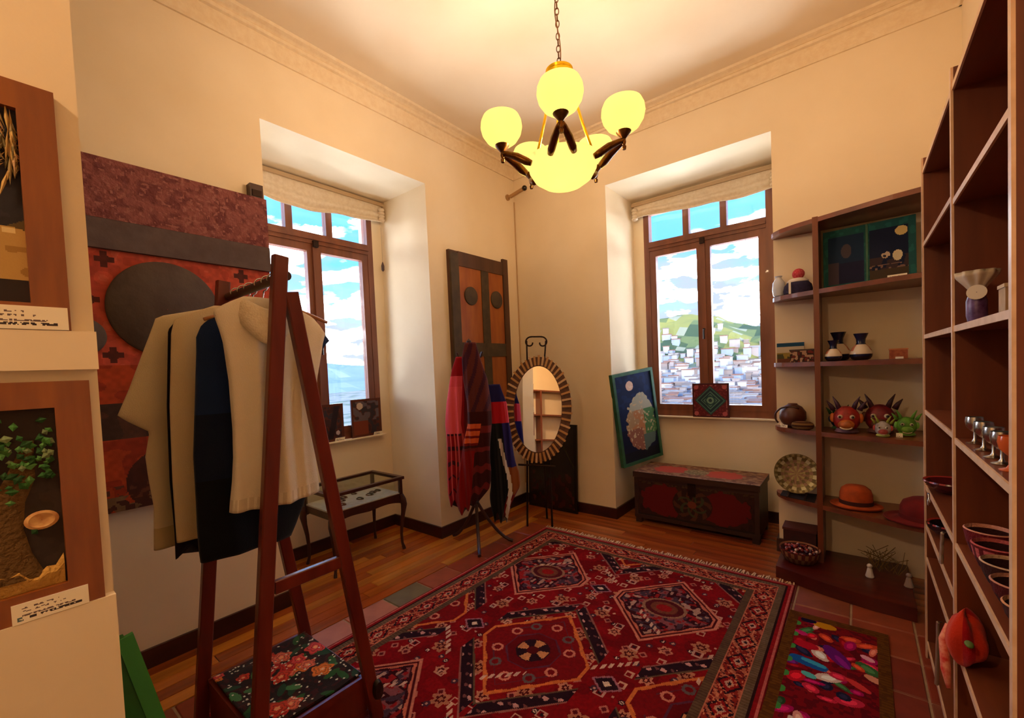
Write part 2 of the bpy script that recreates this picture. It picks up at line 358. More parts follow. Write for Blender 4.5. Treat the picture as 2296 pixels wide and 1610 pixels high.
# ---- windows. local frame: a = along the wall, d = out of the room, z
def window(name, conv, a0, a1, z0, z1, bars, mull, label, sill):
    o0 = conv((a0+a1)/2, 0, z0)
    root = thing(name, label, None, o0); root['kind'] = 'structure'
    if 'category' in root: del root['category']
    def bx(mb, A0, A1, D0, D1, Z0, Z1):
        p = np.array(conv(A0, D0, Z0)); q = np.array(conv(A1, D1, Z1)); mb.box(p[0], q[0], p[1], q[1], p[2], q[2]); return mb
    fw = .052; zt0, zt1 = z1-.41, z1-.325                 # transom rail
    bx(MB(), a0, a0+fw, -.005, .075, z0, z1).build('frame_stile', M_frame, root); bx(MB(), a1-fw, a1, -.005, .075, z0, z1).build('frame_stile', M_frame, root)
    bx(MB(), a0+fw, a1-fw, -.005, .075, z1-fw, z1).build('frame_rail', M_frame, root); bx(MB(), a0+fw, a1-fw, -.005, .075, z0, z0+fw).build('frame_rail', M_frame, root)
    mb = bx(MB(), a0+fw, a1-fw, -.012, .075, zt0, zt1); bx(mb, a0+fw, a1-fw, -.028, -.012, zt0+.03, zt0+.055); mb.build('transom', M_frame, root)
    edges = [a0+fw]+[b for b in bars]+[a1-fw]
    for b in bars: bx(MB(), b-.027, b+.027, 0, .06, zt1, z1-fw).build('glazing_bar', M_frame, root)
    for k in range(len(edges)-1):
        l = edges[k]+(.027 if k else 0); r = edges[k+1]-(.027 if k < len(edges)-2 else 0)
        bx(MB(), l, r, .03, .034, zt1, z1-fw).build('pane', M_pane, root)
    sw = .058
    for s_, (l, r) in enumerate(((a0+fw, mull), (mull, a1-fw))):
        sash = thing('sash', None, None, o0)
        sash.parent = root; sash.location = (0, 0, 0)
        bx(MB(), l, l+sw, .0, .055, z0+fw, zt0).build('sash_stile', M_frame, sash); bx(MB(), r-sw, r, .0, .055, z0+fw, zt0).build('sash_stile', M_frame, sash)
        bx(MB(), l+sw, r-sw, .0, .055, zt0-sw, zt0).build('sash_rail', M_frame, sash); bx(MB(), l+sw, r-sw, .0, .055, z0+fw, z0+fw+sw).build('sash_rail', M_frame, sash)
        bx(MB(), l+sw, r-sw, .025, .029, z0+fw+sw, zt0-sw).build('pane', M_pane, sash)
    mb = bx(MB(), mull-.018, mull+.018, -.02, 0, z0+fw, zt0); mb.build('meeting_strip', M_frame, root)
    mb = MB(); p = np.array(conv(mull, -.02, (z0+zt0)/2)); q = np.array(conv(mull, -.05, (z0+zt0)/2)); mb.bar(p, q, .014, .014); q2 = np.array(conv(mull, -.05, (z0+zt0)/2-.09)); mb.bar(q, q2, .014, .012, up=(1, 1, 0)); mb.build('window_handle', M_iron, root)
    mb = bx(MB(), mull-.02, mull+.02, -.045, -.02, zt0-.03, zt0+.02); mb.build('bolt', M_iron, root)
    bx(MB(), a0-.01, a1+.01, -.068, .0, z0-.010, z0).build('window_sill', M_wall, root)
    return root
window('window_1', lambda a, d, z: (N1d-d, a, z), *W1, (-2.015, -1.69), -1.83, 'brown timber casement window with three top lights behind the clothes rack', 1)
window('window_2', lambda a, d, z: (a, N2d+d, z), *W2, (1.528, 1.848), 1.675, 'brown timber casement window with three top lights above the painted chest', 1)

# ---- roman blinds, gathered up under the niche heads
def blind(name, conv, a0, a1, ztop, zl, label):
    root = thing(name, label, 'window blind', conv((a0+a1)/2, .05, ztop))
    mb = MB(); p, q = conv(a0-.02, .03, ztop-.03), conv(a1+.02, .07, ztop); mb.box(p[0], q[0], p[1], q[1], p[2], q[2]); mb.build('head_rail', mat('blind_rail', (196, 170, 136), rough=.6), root)
    n = 60; rows = 22; v = []; f = []
    for j in range(rows):
        t = j/(rows-1)
        for i in range(n):
            s_ = i/(n-1); a = a0+(a1-a0)*s_
            zb = zl(s_)+.012*math.sin(s_*11+1.2)
            z = ztop-.03+(zb-(ztop-.03))*t
            d = .05+.022*math.sin(t*PI*2*2.2+.6*math.sin(s_*9))*t+.010*math.sin(s_*23)*t+.02*t
            v.append(conv(a, d, z))
    for j in range(rows-1):
        for i in range(n-1): f.append((j*n+i, j*n+i+1, (j+1)*n+i+1, (j+1)*n+i))
    o = MB().add(v, f).build('fabric', mat('blind_linen', (236, 222, 200), (224, 206, 180), rough=.95, scale=40, bump=.3, bscale=80), root, smooth=True)
    sd = o.modifiers.new('thick', 'SOLIDIFY'); sd.thickness = .006
    for e_ in (a0+.015, a1-.015):                       # the bunched ends
        mb = MB()
        for k in range(4):
            c = conv(e_, .075, zl(0 if e_ < (a0+a1)/2 else 1)+.02+k*.028); mb.ball(c, .03, 12, 8, sc=(1, 1, .62))
        mb.build('gathered_end', MATS['blind_linen'], root, smooth=True)
    mb = MB(); a = a1-.01 if name == 'roman_blind' else a0+.02
    return root
b1 = blind('roman_blind', lambda a, d, z: (N1d+d, a, z), -2.40, -1.21, 2.945, lambda s: 2.70+.02*math.cos(s*PI*2)+.05*s, 'cream roman blind bunched up over the window behind the clothes rack')
b2 = blind('roman_blind', lambda a, d, z: (a, N2d-d, z), 1.06, 2.26, 2.965, lambda s: 2.79+.02*math.sin(s*PI*2.2)-.02*s, 'cream roman blind bunched up over the window above the chest')
mb = MB(); mb.tube([(N1d+.07, -1.235, 2.72), (N1d+.07, -1.235, 2.40)], .0022, 6); mb.build('cord', mat('blind_cord', (190, 170, 140), rough=.8), b1)
mb = MB().lathe([(.004, 0), (.013, .012), (.014, .05), (.006, .075), (.003, .085)], (N1d+.07, -1.235, 2.33), 12); mb.build('cord_pull', M_dark, b1, smooth=True)

# ---- outside: terrain, far hills, houses
def hfield(name, x0, x1, y0, y1, nx, ny, hf, cf, label):
    xs = np.linspace(x0, x1, nx); ys = np.linspace(y0, y1, ny); X, Y = np.meshgrid(xs, ys); Z = hf(X, Y)
    v = np.stack([X.ravel(), Y.ravel(), Z.ravel()], 1); m_ = MB(); m_.v = [tuple(p) for p in v]
    cx, cy = (X[:-1, :-1]+X[1:, 1:])/2, (Y[:-1, :-1]+Y[1:, 1:])/2; cols = lin(np.clip(cf(cx.ravel(), cy.ravel()), 0, 1))
    m_.f = [(j*nx+i, j*nx+i+1, (j+1)*nx+i+1, (j+1)*nx+i) for j in range(ny-1) for i in range(nx-1)]; m_.c = [tuple(c) for c in cols]
    o = m_.build(name, mat_paint('terrain', rough=.95, bump=0), origin=(0, 0, -14)); return struct(o, label)
def hillz(X, Y):
    u, v = X, Y
    base = -16+.0*X
    h1 = 45*np.exp(-(((X+95)/95)**2+((Y-330)/80)**2))
    h2 = 33*np.exp(-(((X+260)/120)**2+((Y-360)/90)**2))
    n = noise2(X.ravel()+500, Y.ravel()+500, 1/26., 3).reshape(X.shape)*4+noise2(X.ravel()+500, Y.ravel()+500, 1/9., 4).reshape(X.shape)*2
    return base+h1+h2+n*np.clip((h1+h2)/14, 0, 1)
def hillc(x, y):
    n = noise2(x+500, y+500, 1/14., 5); n2 = noise2(x+500, y+500, 1/6., 6); p = Paint(x, y, (120, 126, 74))
    p.put(n > .12, (158, 148, 76)); p.put(n < -.25, (78, 94, 62)); p.put(n2 > .45, (170, 162, 128))
    p.put(y < 250, (176, 164, 156)); p.put((y < 250) & (n2 > .2), (130, 136, 106)); return p.c
hfield('hillside_terrain', -420, 220, 40, 460, 120, 90, hillz, hillc, 'green and ochre hill rising over the town outside')
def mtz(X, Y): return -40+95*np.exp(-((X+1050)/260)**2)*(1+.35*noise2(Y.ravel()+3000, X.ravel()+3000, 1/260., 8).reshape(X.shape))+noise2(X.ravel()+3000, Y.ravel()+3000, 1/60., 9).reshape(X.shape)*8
def mtc(x, y): n = noise2(x+3000, y+3000, 1/70., 10); p = Paint(x, y, (150, 166, 192)); p.put(n > .2, (168, 178, 198)); p.put(x > -640, (170, 166, 170)); return p.c  # distance haze is put into the colour: slopes tinted pale blue
hfield('far_mountain_terrain', -1400, -60, -900, 700, 60, 60, mtz, mtc, 'far slopes under the clouds, haze painted in as pale blue')
m = MB(); hc = [(206, 200, 196), (190, 170, 160), (180, 180, 192), (166, 144, 132), (216, 210, 206), (160, 166, 180)]; rc = [(150, 104, 86), (140, 124, 116), (168, 148, 138)]
for k in range(2200):
    y = random.uniform(70, 300); x = 2-y*random.uniform(-.15, .85); X = np.array([[x]]); Yy = np.array([[y]]); z = float(hillz(X, Yy)[0, 0])
    if z > 6 and random.random() < .85: continue
    w_, d_, h_ = random.uniform(2, 5.5), random.uniform(2, 5.5), random.uniform(1.6, 4.5)
    m.box(x-w_/2, x+w_/2, y-d_/2, y+d_/2, z-2, z+h_, c8(*random.choice(hc))); m.box(x-w_/2-.3, x+w_/2+.3, y-d_/2-.3, y+d_/2+.3, z+h_, z+h_+.5, c8(*random.choice(rc)))
tag(m.build('distant_houses', mat_paint('house_render', rough=.9, bump=0), origin=(0, 100, -14)), 'pale far houses of the town below the green hill', 'houses', kind='stuff')

# ================================================================= WALL PANELS
# big painted door leaf on the left wall
PY0, PY1, PZ0, PZ1 = -3.47, -2.465, .81, 2.455
root = thing('painted_door_panel', 'large antique red painted panel with a dark round medallion on the left wall', 'wall panel', (.0, (PY0+PY1)/2, PZ0))
def pc(u, v):     # u along +Y, v up
    y = PY0+u; z = PZ0+v; n = noise2(u+3, v+3, 22, 1); n2 = noise2(u+3, v+3, 60, 2)
    p = Paint(u, v, (190, 78, 56)); p.put(n > .35, (174, 66, 48)); p.put(n < -.45, (200, 92, 68))
    p.put(z < 1.5, (176, 64, 28)); p.put((z < 1.5) & (n > .3), (150, 50, 26))
    for cy, cz, r in ((-3.19, 1.99, .03), (-3.255, 1.80, .035), (-3.18, 1.545, .032), (-2.62, 1.99, .03), (-2.6, 1.545, .03)):
        du, dz = abs(y-cy), abs(z-cz); p.put((du+dz < r) | ((du < .012) & (dz < r*1.2)) | ((dz < .012) & (du < r*1.2)), (84, 32, 26))
    p.put((z < 1.32) & (z > 1.15), (66, 44, 34)); p.put((z < 1.32) & (z > 1.15) & (n > .2), (84, 52, 38))
    p.put(((y+3.02)**2+(z-.93)**2) < .15**2, (74, 36, 26)); p.put((z < .93) & (n2 > .25), (96, 54, 36)); p.put((z < .88) & (n > .0), (120, 90, 60)); p.put((z < .86) & (n2 > .1), (70, 36, 26))
    p.mul(1+.10*n2); return p.c
MB().box(.0, .045, PY0, PY1, PZ0, PZ1).build('board', M_dark, root)
MB().grid((.0462, PY0, PZ0), (0, PY1-PY0, 0), (0, 0, PZ1-PZ0), 200, 330, pc).build('painted_face', M_paint, root)
def pc2(u, v):
    n = noise2(u+2, v+2, 40, 21); n2 = noise2(u+2, v+2, 90, 22); p = Paint(u, v, (130, 74, 72)); p.put(n > .15, (142, 84, 80)); p.put(n < -.3, (114, 60, 62)); p.put(n2 > .5, (156, 100, 94)); return p.c
MB().box(.045, .060, PY0, PY1, 2.175, PZ1).build('carved_rail', M_dark, root)
MB().grid((.0612, PY0, 2.175), (0, PY1-PY0, 0), (0, 0, PZ1-2.175), 200, 56, pc2).build('carved_face', mat_paint('carved_paint', rough=.8, bump=.8, bscale=60), root)
M_dband = mat('dark_band_paint', (98, 82, 80), (86, 70, 70), rough=.8, scale=20, bump=.1)
MB().box(.045, .068, PY0, PY1, 2.035, 2.172).build('dark_band', M_dband, root)
M_disc = mat('medallion_paint', (90, 76, 66), (76, 60, 54), rough=.8, scale=9, bump=.35, bscale=30)
MB().lathe([(.001, .0), (.229, .0), (.229, .012), (.222, .018), (.001, .022)], (.046, -2.97, 1.772), 64, axis=(1, 0, 0), cap=False, sx=1.03).build('medallion', M_disc, root, smooth='auto')
MB().lathe([(.001, .0), (.085, .0), (.085, .010), (.08, .014), (.001, .016)], (.046, -3.285, 1.63), 40, axis=(1, 0, 0), cap=False).build('small_medallion', M_disc, root, smooth='auto')
mb = MB().box(.0, .05, -2.545, -2.475, PZ1, 2.535); mb.build('hinge_post', M_dark, root)
mb = MB().box(.05, .056, -2.535, -2.485, 2.465, 2.50); mb.build('metal_tab', M_iron, root)

# orange door leaf by the corner
DY0, DY1, DZ0, DZ1 = -.99, -.215, .86, 2.455
root = thing('orange_door_panel', 'antique orange and brown door leaf with two dark discs hung near the corner', 'wall panel', (.0, (DY0+DY1)/2, DZ0))
M_dbr = wood('door_brown', (92, 58, 34), (66, 40, 26), 'z', rough=.6, coat=0); M_dor = mat('door_orange', (172, 98, 34), (146, 74, 28), rough=.6, scale=14, stretch=(1, 1, .2), bump=.1)
M_dgr = mat('door_grey_green', (80, 66, 46), (64, 50, 38), rough=.7, scale=14, bump=.1)
MB().box(.0, .03, DY0, DY1, DZ0, DZ1).build('board', M_dbr, root)
MB().box(.03, .052, DY0, DY0+.095, DZ0, DZ1-.02).build('stile', M_dgr, root); MB().box(.03, .052, DY1-.075, DY1, DZ0, DZ1+.03).build('stile', M_dbr, root)
MB().box(.03, .048, -.605, -.505, DZ0, DZ1-.13).build('stile', M_dgr, root)
MB().box(.03, .050, DY0+.095, DY1-.075, DZ1-.13, DZ1-.005).build('rail', M_dbr, root); MB().box(.03, .050, DY0+.095, DY1-.075, 1.53, 1.655).build('rail', M_dgr, root)
MB().box(.03, .050, DY0+.095, DY1-.075, DZ0, DZ0+.1).build('rail', M_dbr, root)
for a, b in ((DY0+.095, -.605), (-.505, DY1-.075)):
    MB().box(.03, .040, a, b, 1.655, DZ1-.13).build('upper_panel', M_dor, root); MB().box(.03, .040, a, b, DZ0+.1, 1.53).build('lower_panel', M_dor, root)
    MB().lathe([(.001, 0), (.082, 0), (.082, .01), (.074, .016), (.001, .018)], (.040, (a+b)/2, 2.075), 40, axis=(1, 0, 0), cap=False).build('disc', M_dgr, root, smooth='auto')

# ================================================================= NEAR PARTITION PICTURES
def framed(name, label, z0, z1, art, y1, seed):
    y0 = y1-.30; b = .042; X0, X1 = 1.7425, 1.7575
    root = thing(name, label, 'picture', (1.73, (y0+y1)/2, z0))
    fm = wood('picture_frame_wood', (150, 82, 30), (118, 58, 22), 'z', rough=.35, scale=30)
    for nm, a in (('frame_stile', (y0, y0+b, z0, z1)), ('frame_stile', (y1-b, y1, z0, z1)), ('frame_rail', (y0+b, y1-b, z1-b, z1)), ('frame_rail', (y0+b, y1-b, z0, z0+b))):
        MB().box(X0, X1, *a).build(nm, fm, root)
    MB().box(X0, X0+.002, y0+b, y1-b, z0+b, z1-b).build('backing', M_dark, root)
    MB().grid((X0+.0032, y0+b, z0+b), (0, y1-y0-2*b, 0), (0, 0, z1-z0-2*b), 110, 150, art).build('picture_face', M_paint, root)
    return root, y0+b, z0+b
def art1(u, v):     # straw feathers over dry ground, dark sky; u to the right (+y)
    n = noise2(u+2, v+2, 60, 31); p = Paint(u, v, (44, 40, 46)); p.put(n > .2, (52, 46, 54))
    p.put(v < .125+.02*np.sin(u*30), (92, 74, 40)); p.put(v < .105+.012*np.sin(u*40), (186, 148, 84)); p.put((v < .1) & (n > .3), (160, 120, 60)); p.put((v < .03+.03*u), (48, 36, 34)); p.put((abs(v-.112) < .004) & (np.sin(u*260) > 0), (220, 196, 140))
    return p.c
r1, fy, fz = framed('straw_collage_picture', 'framed straw collage of dry feathery fronds on the upper ledge of the near partition', 1.4935, 1.875, art1, -3.494, 1)
mb = MB(); _c = onX(22, 335, 1.748); cy, cz = _c[1], _c[2]
for k in range(120):
    a = random.uniform(-2.6, 2.6)-.25; l = random.uniform(.018, .058); c0 = np.array((1.748+random.uniform(0, .004), cy+.01*math.cos(a), cz+.03*random.uniform(-1, 1)))
    d = np.array((.06*random.random(), math.cos(a), math.sin(a))); s_ = np.array((0, -math.sin(a), math.cos(a)))*.0024
    colr = c8(*random.choice([(200, 164, 98), (176, 138, 78), (150, 128, 84), (188, 150, 110), (120, 108, 72)]))
    t = c0+d*l; t[1] = min(t[1], fy+.21); q = c0+(t-c0)*.5
    mb.add([c0, q+s_, t, q-s_, q+np.array((.003, 0, 0))], [(0, 4, 1), (1, 4, 2), (2, 4, 3), (3, 4, 0)], colr)
o = mb.build('straw_fronds', M_paint, r1); o['kind'] = 'stuff'
def art2(u, v):
    n = noise2(u+2, v+2, 70, 32); p = Paint(u, v, (50, 38, 34)); p.put(n > .25, (58, 44, 38)); return p.c
r2, gy, gz = framed('tree_collage_picture', 'framed bark and leaf collage of a tree on the lower ledge of the near partition', 1.0435, 1.412, art2, -3.478, 2)
mb = MB()      # trunk
tr = [(gy+.152, 0.02, .040), (gy+.152, .06, .027), (gy+.152, .10, .021), (gy+.158, .14, .018), (gy+.172, .175, .016), (gy+.180, .21, .010), (gy+.186, .235, .005)]
v = []; f = []; nn = 9
for y, z, r in tr:
    for i in range(nn): t = PI*i/(nn-1); v.append((1.7462+.2*r*math.sin(t)+.001*random.random(), y+r*math.cos(t)+.002*random.random(), gz+z))
for j in range(len(tr)-1):
    for i in range(nn-1): f.append((j*nn+i, j*nn+i+1, (j+1)*nn+i+1, (j+1)*nn+i))
mb.add(v, f, c8(104, 76, 40)); v2 = []
br = [(gy+.155, .13, .018), (gy+.135, .165, .012), (gy+.115, .19, .008), (gy+.095, .21, .004)]
for y, z, r in br:
    for i in range(nn): t = PI*i/(nn-1); v2.append((1.7465+.2*r*math.sin(t), y, gz+z+r*math.cos(t)))
mb.add(v2, [(j*nn+i, j*nn+i+1, (j+1)*nn+i+1, (j+1)*nn+i) for j in range(3) for i in range(nn-1)], c8(96, 68, 36))
mb.build('trunk', mat_paint('bark', rough=.95, bump=.9, bscale=120), r2, smooth=True)
mb = MB()
for k in range(190):
    a = random.uniform(0, 2*PI); y = gy+.15+random.uniform(-.10, .063); z = gz+.212+random.gauss(0, .026)+(.012 if y < gy+.16 else -.012)
    y = min(max(y, gy+.004), gy+.208); z = min(z, gz+.275); r = random.uniform(.004, .0085); x = 1.750+random.uniform(0, .006)
    t1 = np.array((random.uniform(-.4, .4), math.cos(a), math.sin(a)))*r; t2 = np.array((random.uniform(-.4, .4), -math.sin(a), math.cos(a)))*r*.75; c0 = np.array((x, y, z))
    mb.add([c0+t1, c0+t2, c0-t1, c0-t2, c0+np.array((.003, 0, 0))], [(0, 1, 4), (1, 2, 4), (2, 3, 4), (3, 0, 4)], c8(*random.choice([(46, 96, 40), (66, 122, 52), (86, 140, 70), (38, 78, 36), (120, 140, 96)])))
o = mb.build('leaves', M_paint, r2); o['kind'] = 'stuff'
mb = MB().lathe([(.001, .0), (.021, .0), (.024, .004), (.018, .006), (.012, .004), (.001, .004)], (1.7462, gy+.193, gz+.108), 24, axis=(1, 0, .0), cap=False, sx=.62, sy=.80); mb.build('seed_shell', mat('shell', (222, 176, 112), (180, 112, 56), rough=.6, scale=60), r2, smooth='auto')
mb = MB(); v = []; f = []
for i in range(23):
    u = i/22*.214; zt = .036+.012*math.sin(i*.9)+.006*math.sin(i*2.3)+.02*max(0, 1-abs(i-9)/6.)*0; v += [(1.747, gy+u, gz+.0), (1.754, gy+u, gz+.0+max(0, zt*.7)), (1.748, gy+u, gz+zt)]
for i in range(22): a = i*3; f += [(a, a+3, a+4, a+1), (a+1, a+4, a+5, a+2)]
mb.add(v, f, c8(206, 160, 82)); mb.build('straw_ground', mat_paint('straw', rough=.9, bump=.8, bscale=140), r2)
def cardart(seed):
    r = np.random.default_rng(seed)
    def fn(u, v):
        W, Hh = u.max(), v.max(); p = Paint(u, v, (246, 236, 212)); n = noise2(u+1, v+1, 420, seed)
        for k, zz in enumerate((.78, .58, .40)): p.put((abs(v-zz*Hh) < .045*Hh) & (n > (.1 if k < 2 else -.2)) & (u > .12*W) & (u < (.62+.1*k)*W), (110, 90, 84))
        p.put((abs(v-.22*Hh) < .06*Hh) & (n > -.35) & (u > .22*W) & (u < .9*W), (60, 48, 50)); p.put((abs(v-.24*Hh) < .12*Hh) & (u > .06*W) & (u < .14*W) & (n > -.2), (90, 110, 110)); return p.c
    return fn
def card(name, label, p0, u, v, seed=3, th=.002, nu=80, nv=24, group=None):
    p0, u, v = (np.array(a, float) for a in (p0, u, v)); n = np.cross(u, v); n /= np.linalg.norm(n)
    root = thing(name, label, 'price card', p0, group)
    MB().prism([p0, p0+u, p0+u+v, p0+v], n*th).build('card', M_white, root)
    MB().grid(p0+n*(th+.0004), u, v, nu, nv, cardart(seed)).build('lettering', M_paint, root); return root
card('price_card', 'white written price card under the straw collage picture', (1.7582, -3.62, 1.494), (0, .123, 0), (-.001, 0, .036), 3)
card('price_card', 'white written price card under the tree collage picture', (1.7582, -3.582, 1.0435), (0, .084, .0), (-.001, 0, .03), 4)

# green painted board leaning behind the partition
mb = MB(); P = [onX(266, 1400, 1.45), onX(279, 1428, 1.45), onX(356, 1625, 1.45)]; a, b, c = P
d = (c-b)/np.linalg.norm(c-b); low = c+d*(c[2]-.002)/abs(d[2]); 
poly = [b, low, (1.45, -3.62, low[2]), (1.45, -3.62, b[2])]
root = thing('green_board', 'green painted board standing behind the end of the near partition', 'board', (1.44, -3.5, 0))
mb.prism(poly, (-.018, 0, 0)).build('board_face', mat('green_paint', (38, 118, 44), (30, 100, 40), rough=.5, scale=10), root)
MB().bar(b, low, .03, .012, up=(1, 0, 0)).build('edge_strip', mat('green_paint_light', (60, 146, 66), rough=.5), root)

# ================================================================= CLOTHES RACK
XF, XK, RY, RZ = 1.22, .68, -2.905, 1.80
FA, FB = -3.10, -2.645                         # leg feet
rack = thing('clothes_rack', 'dark red mahogany clothes rack with A-shaped ends and a low box base', 'clothes rack', ((XF+XK)/2, RY, 0))
for X in (XF, XK):
    for k, fy in enumerate((FA, FB)):
        off = -.006 if k == 0 else .006
        MB().bar((X, fy, .0105), (X, RY+off*2.2, RZ+(.02 if k == 0 else -.10)), .048, .032, up=(1, 0, 0), bev=.004).build('leg', M_rack, rack)
    t = .72/RZ; MB().bar((X, FA+(RY-FA)*t+.02, .70), (X, FB+(RY-FB)*t-.02, .70), .022, .045, bev=.003).build('crossbar', M_rack, rack)
MB().tube([(XK-.10, RY, 1.755), (XF+.01, RY, 1.755)], .017, 14).build('rail', M_dark, rack, smooth='auto')
bx0, bx1, by0, by1, bz = XK+.02, XF-.02, FA+.03, FB-.03, .20
MB().box(bx0, bx1, by0, by1, .03, bz-.006).build('base_box', M_rack, rack)
for q4 in ((bx1-.004, bx1+.010, bz-.03, bz), (bx1-.004, bx1+.006, .035, .055), (bx0-.010, bx0+.004, bz-.03, bz)): MB().box(q4[0], q4[1], by0, by1, q4[2], q4[3]).build('base_moulding', M_rack, rack)
p = onX(846, 1545, XF+.02); MB().lathe([(.001, 0), (.02, .0), (.022, .006), (.018, .02), (.001, .024)], (XF+.016, p[1], p[2]), 20, axis=(1, 0, 0), sx=1.9, cap=False).build('handle', mat('black_knob', (24, 12, 12), rough=.4), rack, smooth='auto')
# floral cloth on the base
def floral(u, v):
    p = Paint(u, v, (26, 12, 14)); n = noise2(u+1, v+1, 70, 41); p.put(n > .3, (62, 12, 14))
    r = np.random.default_rng(5)
    for k in range(34):
        cx, cy = r.uniform(0, u.max()), r.uniform(0, v.max()); a = r.uniform(0, PI); du, dv = u-cx, v-cy; X_ = du*math.cos(a)+dv*math.sin(a); Y_ = -du*math.sin(a)+dv*math.cos(a)
        p.put((X_/.035)**2+(Y_/.014)**2 < 1, [(36, 92, 44), (24, 70, 48), (70, 130, 80)][k % 3])
    for k in range(18):
        cx, cy = r.uniform(0, u.max()), r.uniform(0, v.max()); R_ = r.uniform(.022, .042); th = np.arctan2(v-cy, u-cx); d = np.hypot(u-cx, v-cy)/(1+.16*np.cos(5*th+k))
        c = [(206, 60, 40), (226, 110, 84), (190, 30, 28), (224, 120, 40), (214, 70, 70)][k % 5]
        p.put(d < R_, c); p.put((d < R_) & (np.sin(d*420+th*2) > .5), tuple(int(q*.7) for q in c)); p.put(d < R_*.25, (240, 170, 120))
    for k in range(150):
        cx, cy = r.uniform(0, u.max()), r.uniform(0, v.max()); p.put(np.hypot(u-cx, v-cy) < .0042, (224, 224, 206))
    return p.c
mb = MB().grid((bx0+.012, by0+.012, bz+.002), (bx1-bx0-.024, 0, 0), (0, by1-by0-.024, 0), 150, 115, floral)
vv = np.array(mb.v); vv[:, 2] += .006+.005*noise2(vv[:, 0]+4, vv[:, 1]+4, 14, 77); mb.v = [tuple(p) for p in vv]
o = mb.build('floral_cloth', M_cloth, smooth=True); s_ = o.modifiers.new('thick', 'SOLIDIFY'); s_.thickness = .006; s_.offset = -1
tag(o, 'black cloth embroidered with red and orange flowers on the clothes rack base', 'cloth')

# ---------------------------------------------------------------- hanging garments
def drape(name, p0, n, rows, th, colf, parent=None, folds=8, famp=.012, N_=110, nr=70, m=None, phase=0., bot=None, rag=0.):
    """hollow-looking cloth body: rows are (photo y, x left, x right) read on the plane through p0 with horizontal normal n"""
    n = np.array(n, float); n /= np.linalg.norm(n); uu = np.cross((0, 0, 1), n); uu /= np.linalg.norm(uu)
    A = []
    for py, l, r in rows:
        a, b = onP(l, py, p0, n), onP(r, py, p0, n); A.append((np.dot(a-p0, uu), np.dot(b-p0, uu), (a[2]+b[2])/2))
    A = np.array(A); tt = np.linspace(0, 1, len(A)); 
    zz = A[:, 2]; s_ = np.linspace(0, 1, nr); zs = zz[0]+(zz[-1]-zz[0])*s_
    L_ = np.interp(-zs, -zz, A[:, 0]); R_ = np.interp(-zs, -zz, A[:, 1]); lo, hi = np.minimum(L_, R_), np.maximum(L_, R_)
    v = []; f = []; cl = []
    for j in range(nr):
        t = s_[j]; c = (lo[j]+hi[j])/2; hw = (hi[j]-lo[j])/2; thk = th*(.30+.70*min(1, t*3))
        for i in range(N_):
            a = 2*PI*i/N_; cs, sn = math.cos(a), math.sin(a)
            w_ = c+hw*cs*(1+rag*math.sin(9*t+2.1*math.sin(5*t+phase)+(1.7 if cs > 0 else 0)))+rag*.04*math.sin(13*t+phase*2); d = thk*math.copysign(abs(sn)**.7, sn)
            fp = folds*(w_/.4)*2*PI*.5+phase+1.5*math.sin(t*2.4+phase)+(.9 if sn < 0 else 0); fo = famp*min(1, t*1.8)*(.45*math.sin(fp)+1.1*(.64-abs(math.sin(fp*.5+.7*math.sin(fp*.21)))))
            d += fo*abs(sn)**.5; z = zs[j]
            if bot and t > .6: z += bot(cs)*(t-.6)/.4
            v.append(np.array(p0)*[1, 1, 0]+uu*w_+n*d+np.array((0, 0, z)))
    for j in range(nr-1):
        for i in range(N_):
            f.append((j*N_+i, (j+1)*N_+i, (j+1)*N_+(i+1) % N_, j*N_+(i+1) % N_))
            cw = (2*PI*(i+.5)/N_); cl.append(colf((lo[j]+hi[j])/2+(hi[j]-lo[j])/2*math.cos(cw), zs[j], math.cos(cw), s_[j], math.sin(cw)))
    f.append(tuple(range(N_))); cl.append(cl[0])
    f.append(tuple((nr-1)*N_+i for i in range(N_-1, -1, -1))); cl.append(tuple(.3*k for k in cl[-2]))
    mb = MB().add(v, f, cl)
    return mb.build(name, m or M_cloth, parent, smooth=True)
def flat(c): cc_ = c8(*c); return lambda *a: cc_
NX = (1., 0., 0.)
def hanger(X, label, zt=1.755, span=.19):
    root = thing('clothes_hanger', label, 'hanger', (X, RY, zt-.2), 'hangers on the clothes rack')
    pts = [(X, RY+span*s_, zt-.085-.055*abs(s_)**1.3) for s_ in np.linspace(-1, 1, 15)]
    MB().tube(pts, [.006+.004*(1-abs(s_)) for s_ in np.linspace(-1, 1, 15)], 8).build('shoulder_bar', wood('hanger_wood', (176, 116, 66), (150, 92, 50), 'y'), root, smooth=True)
    hk = [(X, RY+.002, zt-.085), (X, RY+.002, zt-.055)]+[(X, RY+.0235*math.sin(a), zt+.0-.0235*math.cos(a)) for a in np.linspace(.35, PI*1.55, 12)]
    MB().tube(hk, .0024, 6).build('hook', M_silver, root, smooth=True); return root
cream = lambda y, z, c, t, s: c8(*((236, 220, 192) if t < .93 else ((222, 204, 172) if int(c*60) % 2 else (240, 226, 200))))
g = thing('cream_top', 'cream knitted sleeveless top with cowl neck, nearest on the clothes rack', 'top', (1.13, RY, 1.0))
drape('knit_body', np.array((1.13, RY, 0)), NX, [(668, 545, 612), (680, 520, 648), (692, 497, 678), (705, 478, 700), (725, 484, 716), (745, 492, 728), (770, 500, 722), (850, 514, 710), (950, 523, 704), (1010, 524, 704), (1060, 520, 708), (1100, 514, 714), (1122, 512, 716)], .040, cream, g, folds=9, famp=.021, bot=lambda c: -.012*(1-abs(c)))
c0 = onX(580, 690, 1.13)
v = []; f = []                       # folded cowl: a soft funnel that falls forward
